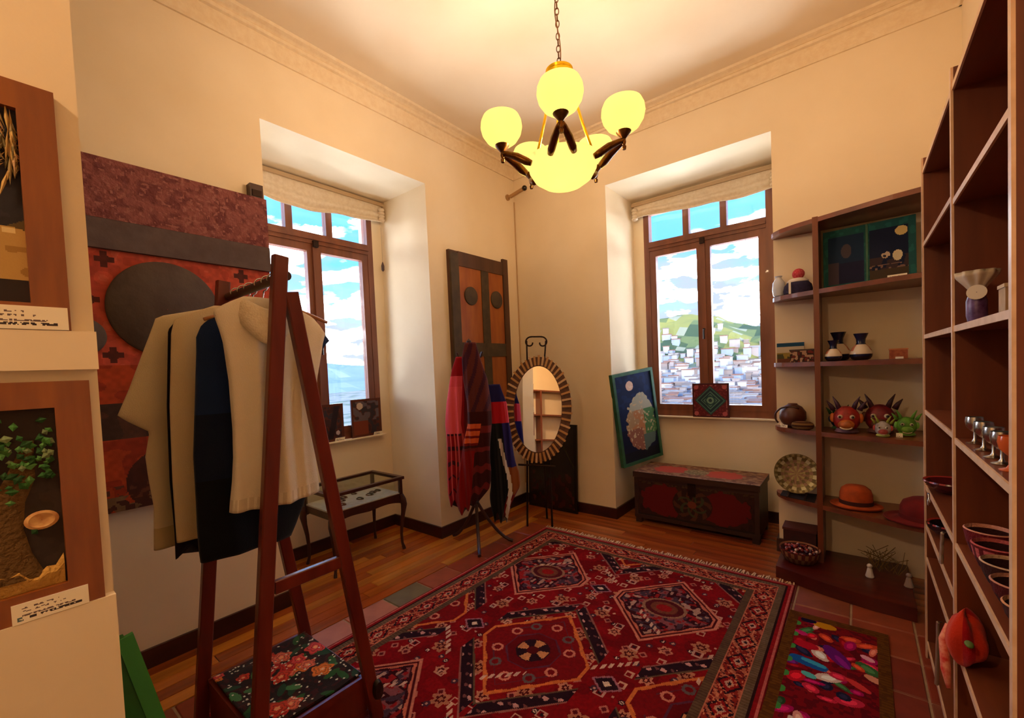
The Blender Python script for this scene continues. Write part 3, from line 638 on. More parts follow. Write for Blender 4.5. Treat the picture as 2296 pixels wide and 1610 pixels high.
for j_, (ra, rz_, ri) in enumerate(((.050, .028, .030), (.060, .034, .036), (.074, .018, .046), (.084, -.020, .054), (.080, -.046, .052), (.068, -.050, .044))):
    for i in range(36):
        a = 2*PI*i/36; fr = max(0, math.sin(a)); v.append((1.13+.006+ri*math.sin(a)*(1+.25*fr)+.008*fr, c0[1]+.012+ra*math.cos(a), c0[2]-.004+rz_-(.030+.010*j_)*fr+.004*math.sin(3*a)))
for j_ in range(5):
    for i in range(36): f.append((j_*36+i, j_*36+(i+1) % 36, (j_+1)*36+(i+1) % 36, (j_+1)*36+i))
MB().add(v, f).build('cowl_collar', mat('cream_knit', (236, 220, 192), (228, 210, 178), rough=.95, scale=60, bump=.4, bscale=160), g, smooth=True)
hanger(1.13, 'wooden hanger carrying the cream knitted top')
g = tag(drape('navy_tunic', np.array((1.02, RY, 0)), NX, [(700, 520, 640), (715, 480, 690), (735, 452, 720), (760, 440, 738), (790, 440, 716), (900, 436, 706), (1000, 432, 703), (1100, 438, 698), (1150, 440, 684), (1200, 444, 666), (1228, 448, 654)], .034, lambda y, z, c, t, s: c8(*((22, 40, 78) if t < .42 else ((16, 24, 46) if t < .68 else (14, 15, 20)))), folds=5, famp=.007, phase=1.), 'long navy and black tunic behind the cream top on the rack', 'tunic')
hanger(1.02, 'wooden hanger carrying the navy tunic')
g = tag(drape('beige_cardigan', np.array((.92, RY, 0)), NX, [(690, 480, 600), (705, 440, 640), (722, 392, 655), (750, 384, 660), (900, 380, 655), (1050, 385, 650), (1180, 394, 645)], .028, flat((216, 192, 148)), folds=8, famp=.013, phase=2.), 'straight beige wool cardigan hanging behind the navy tunic', 'cardigan')
hanger(.92, 'wooden hanger carrying the beige cardigan')
g = tag(drape('black_shawl', np.array((.855, RY, 0)), NX, [(700, 470, 600), (720, 400, 640), (745, 377, 645), (900, 373, 645), (1050, 378, 640), (1150, 388, 640), (1205, 390, 630)], .012, flat((30, 20, 30)), folds=9, famp=.007, phase=.4, bot=lambda c: .02*math.sin(c*14)), 'black garment with a frilled hem hidden between two beige ones', 'garment')
hanger(.855, 'wooden hanger carrying the black frilled garment')
g = tag(drape('beige_poncho', np.array((.785, RY, 0)), NX, [(688, 498, 560), (705, 420, 600), (718, 350, 620), (735, 344, 630), (800, 316, 635), (860, 290, 638), (915, 262, 640), (930, 290, 640), (950, 334, 640), (1000, 324, 640), (1040, 330, 640), (1100, 342, 640), (1192, 342, 625)], .030, lambda y, z, c, t, s: c8(*((222, 202, 160) if t < .9 else (200, 176, 128))), folds=8, famp=.015, phase=3.1), 'wide sleeved beige poncho at the far end of the clothes rack', 'poncho')
hanger(.785, 'wooden hanger carrying the wide beige poncho')
hanger(1.08, 'empty wooden hanger between the cream top and the navy tunic', span=.16)

# ================================================================= COAT STAND WITH SHAWLS
CS = np.array((.33, -1.10, 0)); CN = np.array((.70, -.714, 0))
root = thing('coat_stand', 'dark wooden tripod coat stand in front of the orange door leaf', 'coat stand', CS)
MB().lathe([(.024, .30), (.024, .34), (.018, .38), (.018, 1.0), (.022, 1.04), (.017, 1.1), (.017, 1.55), (.026, 1.58), (.014, 1.61), (.022, 1.64), (.001, 1.66)], CS, 14).build('pole', M_dark, root, smooth='auto')
for k, (fx, fy) in enumerate(((.53, -1.295), (.556, -.928), (.055, -1.11))):
    d = np.array((fx, fy, 0))-CS; pts = [CS+d*t+np.array((0, 0, .012+.34*(1-t)**1.6)) for t in np.linspace(.05, 1, 9)]; MB().tube(pts, .013, 8).build('leg', M_dark, root, smooth='auto')
for k in range(6):
    a = k*PI/3+.3; d = np.array((math.cos(a), math.sin(a), 0)); pts = [CS+d*r+np.array((0, 0, z)) for r, z in ((.01, 1.50), (.06, 1.49), (.10, 1.51), (.115, 1.55))]; MB().tube(pts, .008, 7).build('peg', M_dark, root, smooth='auto')
def sh1(y, z, c, t, s):
    if s > -.1 and c < .42 and .12 < t < .52 : return c8(*((236, 92, 108) if t > .2 else (226, 80, 96)))
    if t > .52 and int((c+2)*9) % 3 == 0: return c8(214, 90, 96)
    if t > .52 and int(t*40) % 4 == 0 and c < .3: return c8(60, 14, 30)
    return c8(*((150, 14, 26) if c < .6 else (112, 10, 20)))
def sh2(y, z, c, t, s):
    if t < .42: return c8(*((92, 40, 40) if int((c*3+t*20)) % 3 else (64, 26, 44)))
    if .48 < t < .62 and c < .1: return c8(210, 92, 50) if int(t*70) % 3 else c8(120, 20, 20)
    if t > .64 and c < -.1: return c8(136, 14, 16)
    return c8(*((58, 14, 18) if int(t*24) % 3 else (110, 30, 34)))
def sh3(y, z, c, t, s):
    if t < .13: return c8(28, 26, 84)
    if t < .28: return c8(176, 20, 34) if c < .7 else c8(210, 70, 96)
    if abs(c-.1-(t-.5)*.9) < .13 and t > .4: return c8(222, 216, 216)
    if c > .25 and t > .62: return c8(140, 76, 34) if t < .8 else c8(120, 22, 24)
    if c > .3: return c8(30, 24, 96)
    return c8(16, 18, 26)
pl = CS+CN*.10
tag(drape('red_shawl', CS+CN*.075, CN, [(800, 1022, 1040), (830, 1013, 1046), (860, 1006, 1050), (900, 1000, 1052), (950, 996, 1048), (1000, 998, 1056), (1050, 1000, 1064), (1100, 1004, 1062), (1126, 1010, 1050)], .036, sh1, folds=15, famp=.015, phase=.2, rag=.10, bot=lambda c: .03*math.sin(c*9)), 'bright red and pink fringed shawl on the left of the coat stand', 'shawl')
tag(drape('patterned_shawl', CS+CN*.19, CN, [(768, 1042, 1066), (800, 1036, 1078), (850, 1038, 1096), (900, 1044, 1102), (950, 1046, 1104), (1000, 1036, 1102), (1060, 1026, 1100), (1105, 1022, 1094), (1135, 1030, 1074)], .038, sh2, folds=13, famp=.016, phase=1., rag=.10, bot=lambda c: .05*c+.02*math.sin(c*11)), 'dark red shawl with orange pattern at the centre of the coat stand', 'shawl')
tag(drape('blue_shawl', CS+CN*.07, CN, [(862, 1090, 1122), (905, 1090, 1138), (950, 1088, 1142), (1000, 1092, 1152), (1060, 1096, 1164), (1100, 1098, 1162), (1158, 1108, 1144)], .036, sh3, folds=13, famp=.015, phase=2., rag=.09, bot=lambda c: .04*math.sin(c*8)), 'dark blue shawl with white stripe on the right of the coat stand', 'shawl')

# ================================================================= MIRROR ON EASEL
MC = CAM+ray(1206, 917)*3.75
vc = CAM-MC; vc /= np.linalg.norm(vc); vt = np.array((2.62, -5.38, 1.74))-MC; vt /= np.linalg.norm(vt)
mn = vc+vt; mn /= np.linalg.norm(mn); mu = np.cross((0, 0, 1.), mn); mu /= np.linalg.norm(mu); mv = np.cross(mn, mu); mu, mv = mu*math.cos(.05)-mv*math.sin(.05), mv*math.cos(.05)+mu*math.sin(.05)
root = thing('sunburst_mirror', 'oval mirror with a slatted brown and gold sunburst frame on an iron easel', 'mirror', (MC[0], MC[1], 0))
ia, ib, oa, ob = .207, .372, .298, .468
def ell(a, b, d, n=64): return [MC+mu*a*math.cos(2*PI*i/n)+mv*b*math.sin(2*PI*i/n)+mn*d for i in range(n)]
mm = mat('mirror_silver', (250, 246, 236), rough=.0, metal=1.)
MB().add(ell(ia, ib, .012)+ell(ia, ib, .004), [tuple(range(64))]+[(64+i, 64+(i+1) % 64, (i+1) % 64, i) for i in range(64)]).build('mirror_glass', mm, root)
a, b, c, d = ell(ia, ib, .016), ell(oa*.97, ob*.97, .010), ell(oa*.97, ob*.97, -.012), ell(ia, ib, -.012)
MB().add(a+b+c+d, [(k*64+i, k*64+(i+1) % 64, ((k+1) % 4)*64+(i+1) % 64, ((k+1) % 4)*64+i) for k in range(4) for i in range(64)]).build('frame_ring', mat('mirror_ring', (96, 52, 26), (70, 34, 18), rough=.5, scale=40), root)
sl = [mat('slat_gold', (196, 146, 84), (170, 116, 60), rough=.4, scale=40), mat('slat_brown', (112, 58, 32), (84, 40, 24), rough=.45, scale=40), mat('slat_pale', (214, 176, 130), (186, 142, 100), rough=.4, scale=40)]
R3 = Matrix((tuple(mu), tuple(mv), tuple(mn))).transposed()
smesh = []
for mt in sl:
    q = MB().obox((0, 0, 0), (.5, 0, 0), (0, .0085, 0), (0, 0, .006), bev=0); me = bpy.data.meshes.new('slat'); me.from_pydata(q.v, [], q.f); me.materials.append(mt); smesh.append(me)
NS = 46
for i in range(NS):
    t = 2*PI*(i+.5)/NS; p = np.array((ia*math.cos(t), ib*math.sin(t)))*1.02; q = np.array((oa*math.cos(t), ob*math.sin(t)))*(1.0 if i % 2 else .985); mid = (p+q)/2; l = np.linalg.norm(q-p); an = math.atan2(q[1]-p[1], q[0]-p[0])
    inst('slat', smesh[(0, 2, 0)[i % 3]], root, MC+mu*mid[0]+mv*mid[1]+mn*.018, R3 @ Matrix.Rotation(an, 3, 'Z'), (l, 1, 1))
mb = MB()
for s_ in (-1, 1):
    pts = []
    for k in range(22):
        t = k/21; r = .052*(1-.62*t); a = PI*.5-s_*(-.2+t*4.9); pts.append(MC+mu*(-.03+s_*.052+r*math.cos(a))+mv*(.585+r*math.sin(a))-mn*.02)
    mb.tube(pts, .007, 7); mb.tube([MC+mu*(-.03+s_*.085)+mv*.60-mn*.02, MC+mu*(-.03+s_*.075)+mv*.40-mn*.02], .007, 7)
mb.tube([MC+mu*(-.08)+mv*.637-mn*.02, MC+mu*.02+mv*.637-mn*.02], .007, 7)
mb.build('scroll_top', M_iron, root, smooth=True)
for s_ in (-1, 1):
    p = MC+mu*(-.03+s_*.08)+mv*.42-mn*.03; q = MC-mv*.50-mn*.06+mu*s_*.11; q[2] = .012; MB().tube([p, q], .009, 8).build('easel_leg', M_iron, root)
p = MC+mv*.40-mn*.035; MB().tube([p, (p[0]-mn[0]*.14, p[1]-mn[1]*.14, .008)], .009, 8).build('easel_leg', M_iron, root)
MB().tube([MC+mu*.16-mv*.485-mn*.0, MC-mu*.16-mv*.485-mn*.0], .009, 8).build('easel_ledge', M_iron, root)

# dark lacquer board on the floor behind the mirror
bb = [onY(1175, 1148, -.10)[0], onY(1291, 1000, -.06)[0]]
def lac(u, v):
    n = noise2(u+2, v+2, 26, 51); n2 = noise2(u+2, v+2, 9, 52); p = Paint(u, v, (22, 14, 14)); p.put(v < .34, (40, 16, 14)); p.put((v < .34) & (n > .25), (66, 30, 24)); p.put((v < .34) & (n < -.45), (30, 44, 26)); p.put((abs(v-.5-.25*np.sin(u*7)) < .012), (50, 52, 26)); return p.c
root = thing('lacquer_board', 'tall dark lacquered board standing in the corner behind the mirror', 'board', (.4, -.06, 0))
Bx0, Bx1 = .10, .668
P4 = [(Bx0, -.085, .0), (Bx1, -.085, .0), (Bx1, -.045, .845), (Bx0, -.045, .845)]
MB().prism([np.array(p) for p in P4], (0, .02, .0)).build('board', mat('black_lacquer', (18, 12, 12), rough=.25), root)
MB().grid((Bx0+.03, -.0865+.0015, .03), (Bx1-Bx0-.06, 0, 0), (0, .0365, .78), 90, 120, lac).build('painted_face', mat_paint('lacquer_paint', rough=.25, bump=0, spec=.6), root)

# ================================================================= CHEST, PAINTING, SILL PICTURES
cx0, cx1, cy0, cy1 = 1.20, 2.168, .03, .44
root = thing('painted_chest', 'long antique wooden chest painted dark red, standing in the niche', 'chest', ((cx0+cx1)/2, .24, 0))
M_ch = mat('chest_wood', (58, 34, 24), (40, 20, 16), rough=.45, scale=12, stretch=(.2, 1, 1), bump=.15)
MB().box(cx0, cx1, cy0, cy1, .045, .405).build('body', M_ch, root)
def chf(u, v):
    W, Hh = cx1-cx0-.06, .30; n = noise2(u+2, v+2, 34, 61); n2 = noise2(u+2, v+2, 80, 62); p = Paint(u, v, (52, 26, 18)); p.put(n > .3, (40, 18, 14))
    for cx in (W*.24, W*.76): p.put(((u-cx)/.19)**2+((v-Hh*.5)/.135)**2 < 1+.25*n, (96, 8, 10))
    d = np.hypot((u-W*.5)/1.15, v-Hh*.5); th = np.arctan2(v-Hh*.5, u-W*.5); p.put(d < .135, (44, 20, 16)); p.put((d < .13) & (np.sin(th*8+d*60) > .2), (80, 44, 26)); p.put((d < .1) & (np.sin(th*6-d*90) > .5), (58, 62, 36)); p.put(d < .03, (110, 50, 30))
    p.put((v > Hh-.018) & (n2 > 0), (70, 50, 28)); p.put((v < .016), (36, 22, 16)); return p.c
MB().grid((cx0+.03, cy0-.0014, .075), (cx1-cx0-.06, 0, 0), (0, 0, .30), 180, 60, chf).build('painted_front', M_paint, root)
MB().box(cx0-.012, cx1+.012, cy0-.014, cy1+.01, .405, .452).build('lid', M_ch, root)
def cht(u, v):
    n = noise2(u+2, v+2, 40, 63); n2 = noise2(u+2, v+2, 90, 64); p = Paint(u, v, (128, 88, 56)); p.put(n > .2, (106, 66, 44)); p.put(n < -.4, (150, 112, 78)); W = cx1-cx0
    for cx in (W*.28, W*.72): p.put(((u-cx)/.15)**2+((v-.21)/.12)**2 < 1+.3*n, (176, 66, 46))
    p.put((np.hypot(u-W*.5, (v-.2)*1.1) < .10), (112, 100, 62)); p.put((np.hypot(u-W*.5, (v-.2)*1.1) < .10) & (n2 > .1), (150, 128, 92)); p.put((v < .03) & (n2 > -.2), (158, 124, 92)); return p.c
MB().grid((cx0-.01, cy0-.012, .4534), (cx1-cx0+.02, 0, 0), (0, cy1-cy0+.02, 0), 180, 76, cht).build('painted_lid', M_paint, root)
for x in (cx0, cx1-.05):
    for y in (cy0, cy1-.05): MB().box(x, x+.05, y, y+.05, 0, .05).build('foot', M_ch, root)
MB().box(cx0-.006, cx1+.006, cy0-.008, cy0+.03, .045, .075).build('plinth_moulding', M_ch, root)
MB().box(1.655, 1.715, cy0-.012, cy0, .30, .40).build('lock_plate', M_iron, root)
for x in (cx0-.004, cx1-.028): MB().box(x, x+.032, cy0-.006, cy0, .075, .40).build('corner_strip', M_ch, root)

# blue painting leaning on the chest
BL = np.array((1.085, .055, .458)); Wv = np.array((.195, .455, .058)); Hv = np.array((-.055, -.095, .848)); Hv -= Wv*np.dot(Hv, Wv)/np.dot(Wv, Wv)
Nn = np.cross(Wv, Hv); Nn /= np.linalg.norm(Nn); wu, hu = np.linalg.norm(Wv), np.linalg.norm(Hv)
def moon(u, v):
    n = noise2(u+2, v+2, 28, 71); n2 = noise2(u+2, v+2, 60, 72); n3 = noise2(u+2, v+2, 14, 73); p = Paint(u, v, (12, 34, 84)); p.put(v < .3, (10, 22, 60)); p.put((v > .5) & (n > .2), (16, 44, 102)); p.put(v < .09, (10, 20, 40))
    W, Hh = wu, hu; cx, cy = W*.54, Hh*.40; d = np.hypot((u-cx)/(.178+.02*(v < cy)), (v-cy)/.262)+.10*n; in_ = d < 1
    p.put(in_, (176, 152, 120)); p.put(in_ & (n3 > .1), (190, 140, 100)); p.put(in_ & (u > cx+.03), (82, 136, 92)); p.put(in_ & (u > cx+.03) & (n2 > .2), (120, 164, 116)); p.put(in_ & (u < cx) & (v < cy-.05), (150, 104, 92)); p.put(in_ & (v > cy+.12), (176, 182, 168)); p.put(in_ & (n2 > .5), (206, 192, 160)); p.put(in_ & (v < cy-.12) & (u > cx), (90, 120, 122))
    p.put(np.hypot(u-W*.34, v-Hh*.815) < .045, (236, 208, 196)); p.put((np.hypot(u-W*.36, v-Hh*.82) < .028) & (n2 > 0), (246, 226, 214)); return p.c
root = thing('blue_moon_painting', 'tall dark blue moon and tree painting in green frame leaning on the chest', 'painting', BL)
M_gr = mat('teal_frame_paint', (38, 104, 72), (26, 82, 64), rough=.5, scale=14)
fwid = .028; hU, hV = Wv/wu, Hv/hu
MB().prism([BL, BL+Wv, BL+Wv+Hv, BL+Hv], -Nn*.03).build('backing', M_gr, root)
for nm, p0, a_, b_ in (('frame_rail', BL, Wv, hV*fwid), ('frame_rail', BL+Hv-hV*fwid, Wv, hV*fwid), ('frame_stile', BL+hV*fwid, hU*fwid, Hv-2*hV*fwid), ('frame_stile', BL+Wv-hU*fwid+hV*fwid, hU*fwid, Hv-2*hV*fwid)):
    MB().prism([p0, p0+a_, p0+a_+b_, p0+b_], Nn*.012).build(nm, M_gr, root)
MB().grid(BL+hU*fwid+hV*fwid+Nn*.0012, Wv-2*hU*fwid, Hv-2*hV*fwid, 100, 170, moon).build('painted_canvas', M_paint, root)

# square mandala tile picture on the window sill
ty = .546; t0, t1 = onY(1552, 860, ty), onY(1634, 862, ty)
def mandala(u, v):
    s_ = u.max()/2; x, y = np.abs(u-s_)/s_, np.abs(v-s_)/s_; n = noise2(u+1, v+1, 90, 81); p = Paint(u, v, (96, 26, 34)); p.put(n > .35, (120, 40, 44)); d = x+y
    p.put(d < .88, (40, 66, 64)); p.put(d < .80, (70, 110, 96)); p.put(d < .72, (30, 52, 60)); p.put((d < .6) & (np.sin(d*40) > .2), (88, 124, 104)); r = np.hypot(x, y); p.put(r < .28, (36, 70, 70)); p.put(r < .2, (112, 142, 116)); p.put(r < .1, (40, 60, 66))
    p.put(np.hypot(x-.78, y-.78) < .13, (176, 84, 84)); p.put((np.maximum(x, y) > .93), (70, 22, 26)); p.put((np.maximum(x, y) > .86) & (np.maximum(x, y) < .9) & (n > 0), (150, 90, 80)); return p.c
root = thing('mandala_picture', 'square red and green mandala panel standing on the window sill above the chest', 'picture', (1.72, ty, W2[2]))
MB().box(t0[0], t1[0], ty, ty+.014, W2[2]+.0005, t0[2]).build('board', M_dark, root)
MB().grid((t0[0], ty-.0012, W2[2]+.0005), (t1[0]-t0[0], 0, 0), (0, 0, t0[2]-W2[2]-.0005), 76, 76, mandala).build('painted_face', M_paint, root)

# two small pictures on the left sill
for i, (l, r, tz) in enumerate(((713, 768, 905), (786, 852, 893))):
    X = -.60; a, b = onX(l, tz+4, X), onX(r, tz-4, X)
    def sm(u, v, i=i):
        n = noise2(u+1+i, v+1, 36, 91+i); p = Paint(u, v, (86, 40, 34)); p.put(n > .1, (62, 34, 34)); p.put(n < -.3, (52, 44, 50)); W, Hh = u.max(), v.max()
        if i: p.put((v > Hh*.42) & (n > -.1), (96, 84, 88)); p.put(np.hypot(u-W*.28, v-Hh*.82) < .03, (200, 180, 160)); p.put((v < Hh*.42) & (u < W*.55), (120, 52, 32))
        else: p.put(abs(u-W*.55-(v-Hh*.4)*.25) < .025, (40, 26, 34)); p.put(np.hypot(u-W*.75, v-Hh*.22) < .018, (190, 170, 170))
        p.put((u < .018) | (u > W-.018) | (v < .018) | (v > Hh-.018), (88, 42, 28)); return p.c
    root = thing('sill_picture', ('small dark red picture on the sill beside the rack leg', 'small picture with a pale moon on the sill at the frame corner')[i], 'picture', (X, (a[1]+b[1])/2, W1[2]), None)
    MB().box(X-.012, X, a[1], b[1], W1[2]+.0005, a[2]).build('board', M_dark, root)
    MB().grid((X+.0012, a[1], W1[2]+.0005), (0, b[1]-a[1], 0), (0, 0, a[2]-W1[2]-.0005), 50, 64, sm).build('painted_face', M_paint, root)
    yc = b[1]-.055; card('price_card', ('white price card before the dark red picture on the sill', 'white price card before the moon picture on the sill')[i], (X+.006, yc-.035, W1[2]+.0005), (0, .085, 0), (.012, 0, .028), 20+i, nu=30, nv=10)

# ================================================================= GLASS DISPLAY TABLE
tx0, tx1, ty0, ty1, tz = -.50, -.09, -2.10, -1.50, .585
root = thing('display_table', 'low dark wood display table with glass case and curved legs in the left niche', 'display table', ((tx0+tx1)/2, (ty0+ty1)/2, 0))
r_ = .022
for nm, a in (('top_rail', (tx0-.012, tx0+r_, ty0-.012, ty1+.012)), ('top_rail', (tx1-r_, tx1+.012, ty0-.012, ty1+.012)), ('top_rail', (tx0+r_, tx1-r_, ty0-.012, ty0+r_)), ('top_rail', (tx0+r_, tx1-r_, ty1-r_, ty1+.012))):
    MB().box(*a, tz-.022, tz).build(nm, M_dark, root)
for x in (tx0, tx1-.024):
    for y in (ty0, ty1-.024):
        MB().box(x, x+.024, y, y+.024, .44, tz-.022).build('corner_post', M_dark, root)
        cxx, cyy = x+.012, y+.012; sx_, sy_ = (-1 if x == tx0 else 1), (-1 if y == ty0 else 1)
        pts = [(cxx+sx_*o_, cyy+sy_*o_, z_) for z_, o_ in ((.44, 0), (.40, .010), (.36, .016), (.30, .010), (.22, .0), (.12, -.006), (.05, -.004), (.0, .006))]
        MB().tube(pts, [.020, .026, .025, .018, .014, .011, .010, .013], 10).build('leg', M_dark, root, smooth='auto')
MB().box(tx0+.01, tx1-.01, ty0+.01, ty1-.01, .395, .445).build('case_bottom', M_dark, root)
for X in (tx0+.006, tx1-.006):
    v = []; n_ = 24
    poly = [(X, ty0+.02+(ty1-ty0-.04)*i/n_, .395-.022*(1-abs(math.sin(i/n_*PI*2)))*(.4+.6*(abs(i/n_-.5)*2))) for i in range(n_+1)]+[(X, ty1-.02, .45), (X, ty0+.02, .45)]
    MB().prism(poly, (-.012 if X > -.3 else .012, 0, 0)).build('apron', M_dark, root)
MB().box(tx0+.012, tx1-.012, ty0+.012, ty1-.012, .446, .456).build('lining', mat('pale_lining', (214, 204, 186), (200, 188, 168), rough=.95, scale=30), root)
MB().box(tx0+r_, tx1-r_, ty0+r_, ty1-r_, tz-.012, tz-.008).build('glass_top', M_vitr, root)
for a in ((tx1-.008, tx1-.005, ty0+.024, ty1-.024), (tx0+.005, tx0+.008, ty0+.024, ty1-.024), (tx0+.024, tx1-.024, ty1-.008, ty1-.005), (tx0+.024, tx1-.024, ty0+.005, ty0+.008)): MB().box(*a, .456, tz-.022).build('glass_side', M_vitr, root)
for i in range(9):
    x, y = tx0+.09+random.uniform(0, .22), ty0+.10+i*.052; mb = MB(); R_ = random.uniform(.018, .032)
    ring = [(x+R_*math.cos(t)*(1+.2*math.sin(3*t)), y+R_*.8*math.sin(t), .461) for t in np.linspace(0, 2*PI, 14)[:-1]]
    mb.tube(ring, .0045, 6, closed=True); mb.ball((x+R_, y, .464), .008, 8, 6)
    tag(mb.build('bracelet', mat('tarnished_silver', (70, 64, 52), (120, 108, 84), rough=.35, metal=.7, scale=60), smooth=True), 'dark beaded bracelet laid out inside the glass display table', 'jewellery', 'bracelets in the display table')

# wall socket and security camera
root = thing('wall_socket', 'white double wall socket low on the wall beside the coat stand', 'socket', (0, -.92, .17))
MB().box(0, .008, -.985, -.855, .165, .245).build('plate', M_white, root)
for k in (-.95, -.89): MB().box(.008, .010, k-.02, k+.02, .185, .225).build('outlet_insert', mat('socket_cream', (214, 190, 160), rough=.5), root)
root = thing('security_camera', 'small dark security camera mounted high in the room corner', 'camera', (.06, -.05, 3.1))
MB().lathe([(.03, 0), (.03, .012), (.012, .016), (.010, .05)], (.001, -.11, 3.14), 14, axis=(1, 0, 0)).build('mount', mat('cam_beige', (176, 136, 90), rough=.5), root)
MB().bar((.04, -.11, 3.14), (.20, -.10, 3.175), .032, .03, bev=.006).build('housing', MATS['cam_beige'], root)
MB().ball((.215, -.10, 3.178), .026, 14, 10).build('lens', mat('lens_black', (20, 10, 10), rough=.2), root, smooth=True)
tag(MB().tube([(.006, -.006, 3.12), (.006, -.006, .2)], .005, 6).build('camera_cable', mat('cable_beige', (196, 160, 112), rough=.6)), 'thin beige cable running down the room corner', 'cable')

# ================================================================= RUGS
RX0, RX1, RYa, RYb = .605, 2.445, -.53, -3.42
def rugc(u, v):            # u across (x), v away from the far end (towards the camera)
    x = RX0+u; y = RYa-v; W, Lh = RX1-RX0, RYa-RYb
    n = noise2(u+1, v+1, 120, 101); nb = noise2(u+1, v+1, 14, 102)
    p = Paint(u, v, (126, 10, 18)); p.put(nb > .25, (136, 12, 20)); p.put(nb < -.35, (110, 8, 16))
    tan, pink, orange, navy, ivory, olive, maroon = (182, 116, 88), (206, 126, 106), (208, 112, 56), (40, 18, 30), (224, 196, 174), (98, 76, 56), (80, 10, 18)
    # scattered field motifs on a fine diagonal lattice
    for (ax, ay, ph, R_, c1, c2) in ((.265, .242, 0, .040, tan, maroon), (.265, .242, .5, .030, (196, 128, 104), maroon), (.1325, .242, .25, .014, navy, ivory)):
        gx = (x-1.09+ph*ax)/ax; gy = (y+1.215+ph*ay)/ay; dx = (gx-np.round(gx))*ax; dy = (gy-np.round(gy))*ay; th = np.arctan2(dy, dx); d = np.hypot(dx, dy)/(1+.22*np.cos(6*th)); p.put(d < R_, c1); p.put(d < R_*.55, c2); p.put(d < R_*.25, c1)
    gx = (x-1.09)/.1325; gy = (y+1.215+.06)/.121; dx = np.abs(gx-np.round(gx))*.1325; dy = np.abs(gy-np.round(gy))*.121
    p.put((np.maximum(dx, dy) < .022) & (np.maximum(dx, dy) > .014) & (np.mod(np.round(gx)+np.round(gy), 3) == 0), (196, 150, 136)); p.put((np.maximum(dx, dy) < .008) & (np.mod(np.round(gx)+np.round(gy), 3) == 0), navy)
    gx = (x-1.15)/.088; gy = (y+1.1)/.081; hx, hy = np.round(gx), np.round(gy); dx = (gx-hx)*.088; dy = (gy-hy)*.081; hh_ = np.mod(np.sin(hx*12.9+hy*78.2)*437.5, 1)
    d = np.abs(dx)+np.abs(dy); p.put((d < .024) & (hh_ < .22), (186, 110, 96)); p.put((d < .014) & (hh_ < .22), (96, 20, 30)); r = np.hypot(dx, dy); p.put((r < .016) & (hh_ > .84), (70, 40, 56)); p.put((r < .007) & (hh_ > .70), (196, 150, 130)); p.put((np.maximum(np.abs(dx), np.abs(dy)) < .019) & (np.maximum(np.abs(dx), np.abs(dy)) > .011) & (hh_ > .34) & (hh_ < .46), (200, 150, 130))
    # medallions on the large lattice
    for k in range(-1, 5):
        cy = -1.215-.725*k
        for m_ in range(-1, 4):
            cx = (1.09 if k % 2 == 0 else 1.49)+.795*(m_-1 if k % 2 else m_-0)-(.0)
            dx, dy = np.abs(x-cx), np.abs(y-cy)
            if dx.min() > .4: continue
            d = dx/.335+dy/.365; inx = dx < .29                 # lozenge with clipped side points
            if k % 2:                                            # orange centred medallion with dark outer brackets
                D2 = dx/.50+dy/.52; br = (D2 < 1) & (D2 > .80) & (dx < .31) & (dx > .012)
                p.put(br, navy); p.put((D2 < 1) & (D2 > .975) & (dx < .31), (150, 92, 84)); p.put((D2 < .82) & (D2 > .795) & (dx < .31), olive)
                f1 = np.mod((x-cx)*12+(y-cy)*10, 1); f2 = np.mod((y-cy)*14-(x-cx)*6, 1); dots = br & (D2 < .96) & (D2 > .84) & (np.hypot(f1-.5, f2-.5) < .2); p.put(dots, (206, 152, 148)); p.put(br & (np.hypot(f1-.1, f2-.6) < .14), (120, 70, 70))
                wav = .018*np.sin((x-cx)*70)*np.sign(dy)
                p.put((d < 1) & inx, orange); p.put((d+wav < .93) & (dx < .275), (120, 14, 20)); p.put((d < .80) & (d > .775) & (dx < .2), (92, 40, 54))
                o8 = np.maximum(np.maximum(dx, dy), (dx+dy)*.72); p.put(o8 < .135, (86, 40, 60)); p.put(o8 < .125, (98, 10, 18)); th = np.arctan2(y-cy, x-cx); r = np.hypot(dx, dy); p.put((r < .085), navy); p.put((r < .08) & (np.cos(4*th) > .1) & (r > .03), (196, 132, 88)); p.put(r < .03, maroon)
                for ax_, ay_ in ((.0, .22), (.16, .08), (.10, .17)):
                    rr = np.hypot(dx-ax_, dy-ay_); p.put(rr < .030, (96, 84, 84) if ax_ == .10 else pink); p.put(rr < .017, (116, 12, 20))
            else:                                                # pink double outline, dark figured centre
                p.put((d < 1) & inx, pink); p.put((d < .945) & (dx < .275), maroon); p.put((d < .90) & (dx < .262), (200, 110, 88)); wav = .02*np.sin((x-cx)*80); p.put((d+wav < .85) & (dx < .25), (56, 14, 26))
                fig = (d < .80) & (dx < .24); q1 = noise2(u+1, v+1, 34, 103); q2 = noise2(u+5, v+1, 44, 104); p.put(fig & (q1 > .28), (134, 74, 80)); p.put(fig & (q2 > .38), (72, 52, 66)); p.put(fig & (q2 < -.45), (150, 30, 34)); p.put(fig & (q1 < -.52), (176, 138, 124))
                r = np.hypot(dx/1.25, dy); p.put(r < .098, (150, 110, 86)); p.put(r < .084, (84, 22, 30)); p.put(r < .06, (116, 62, 44)); p.put(r < .035, (150, 24, 28))
            # small linked diamonds between medallions and bead zig-zags
            lx, ly = np.abs(x-cx-.3975), np.abs(y-cy); dd = lx/.075+ly/.06; p.put(dd < 1, (164, 104, 118)); p.put(dd < .8, navy); p.put(dd < .3, ivory)
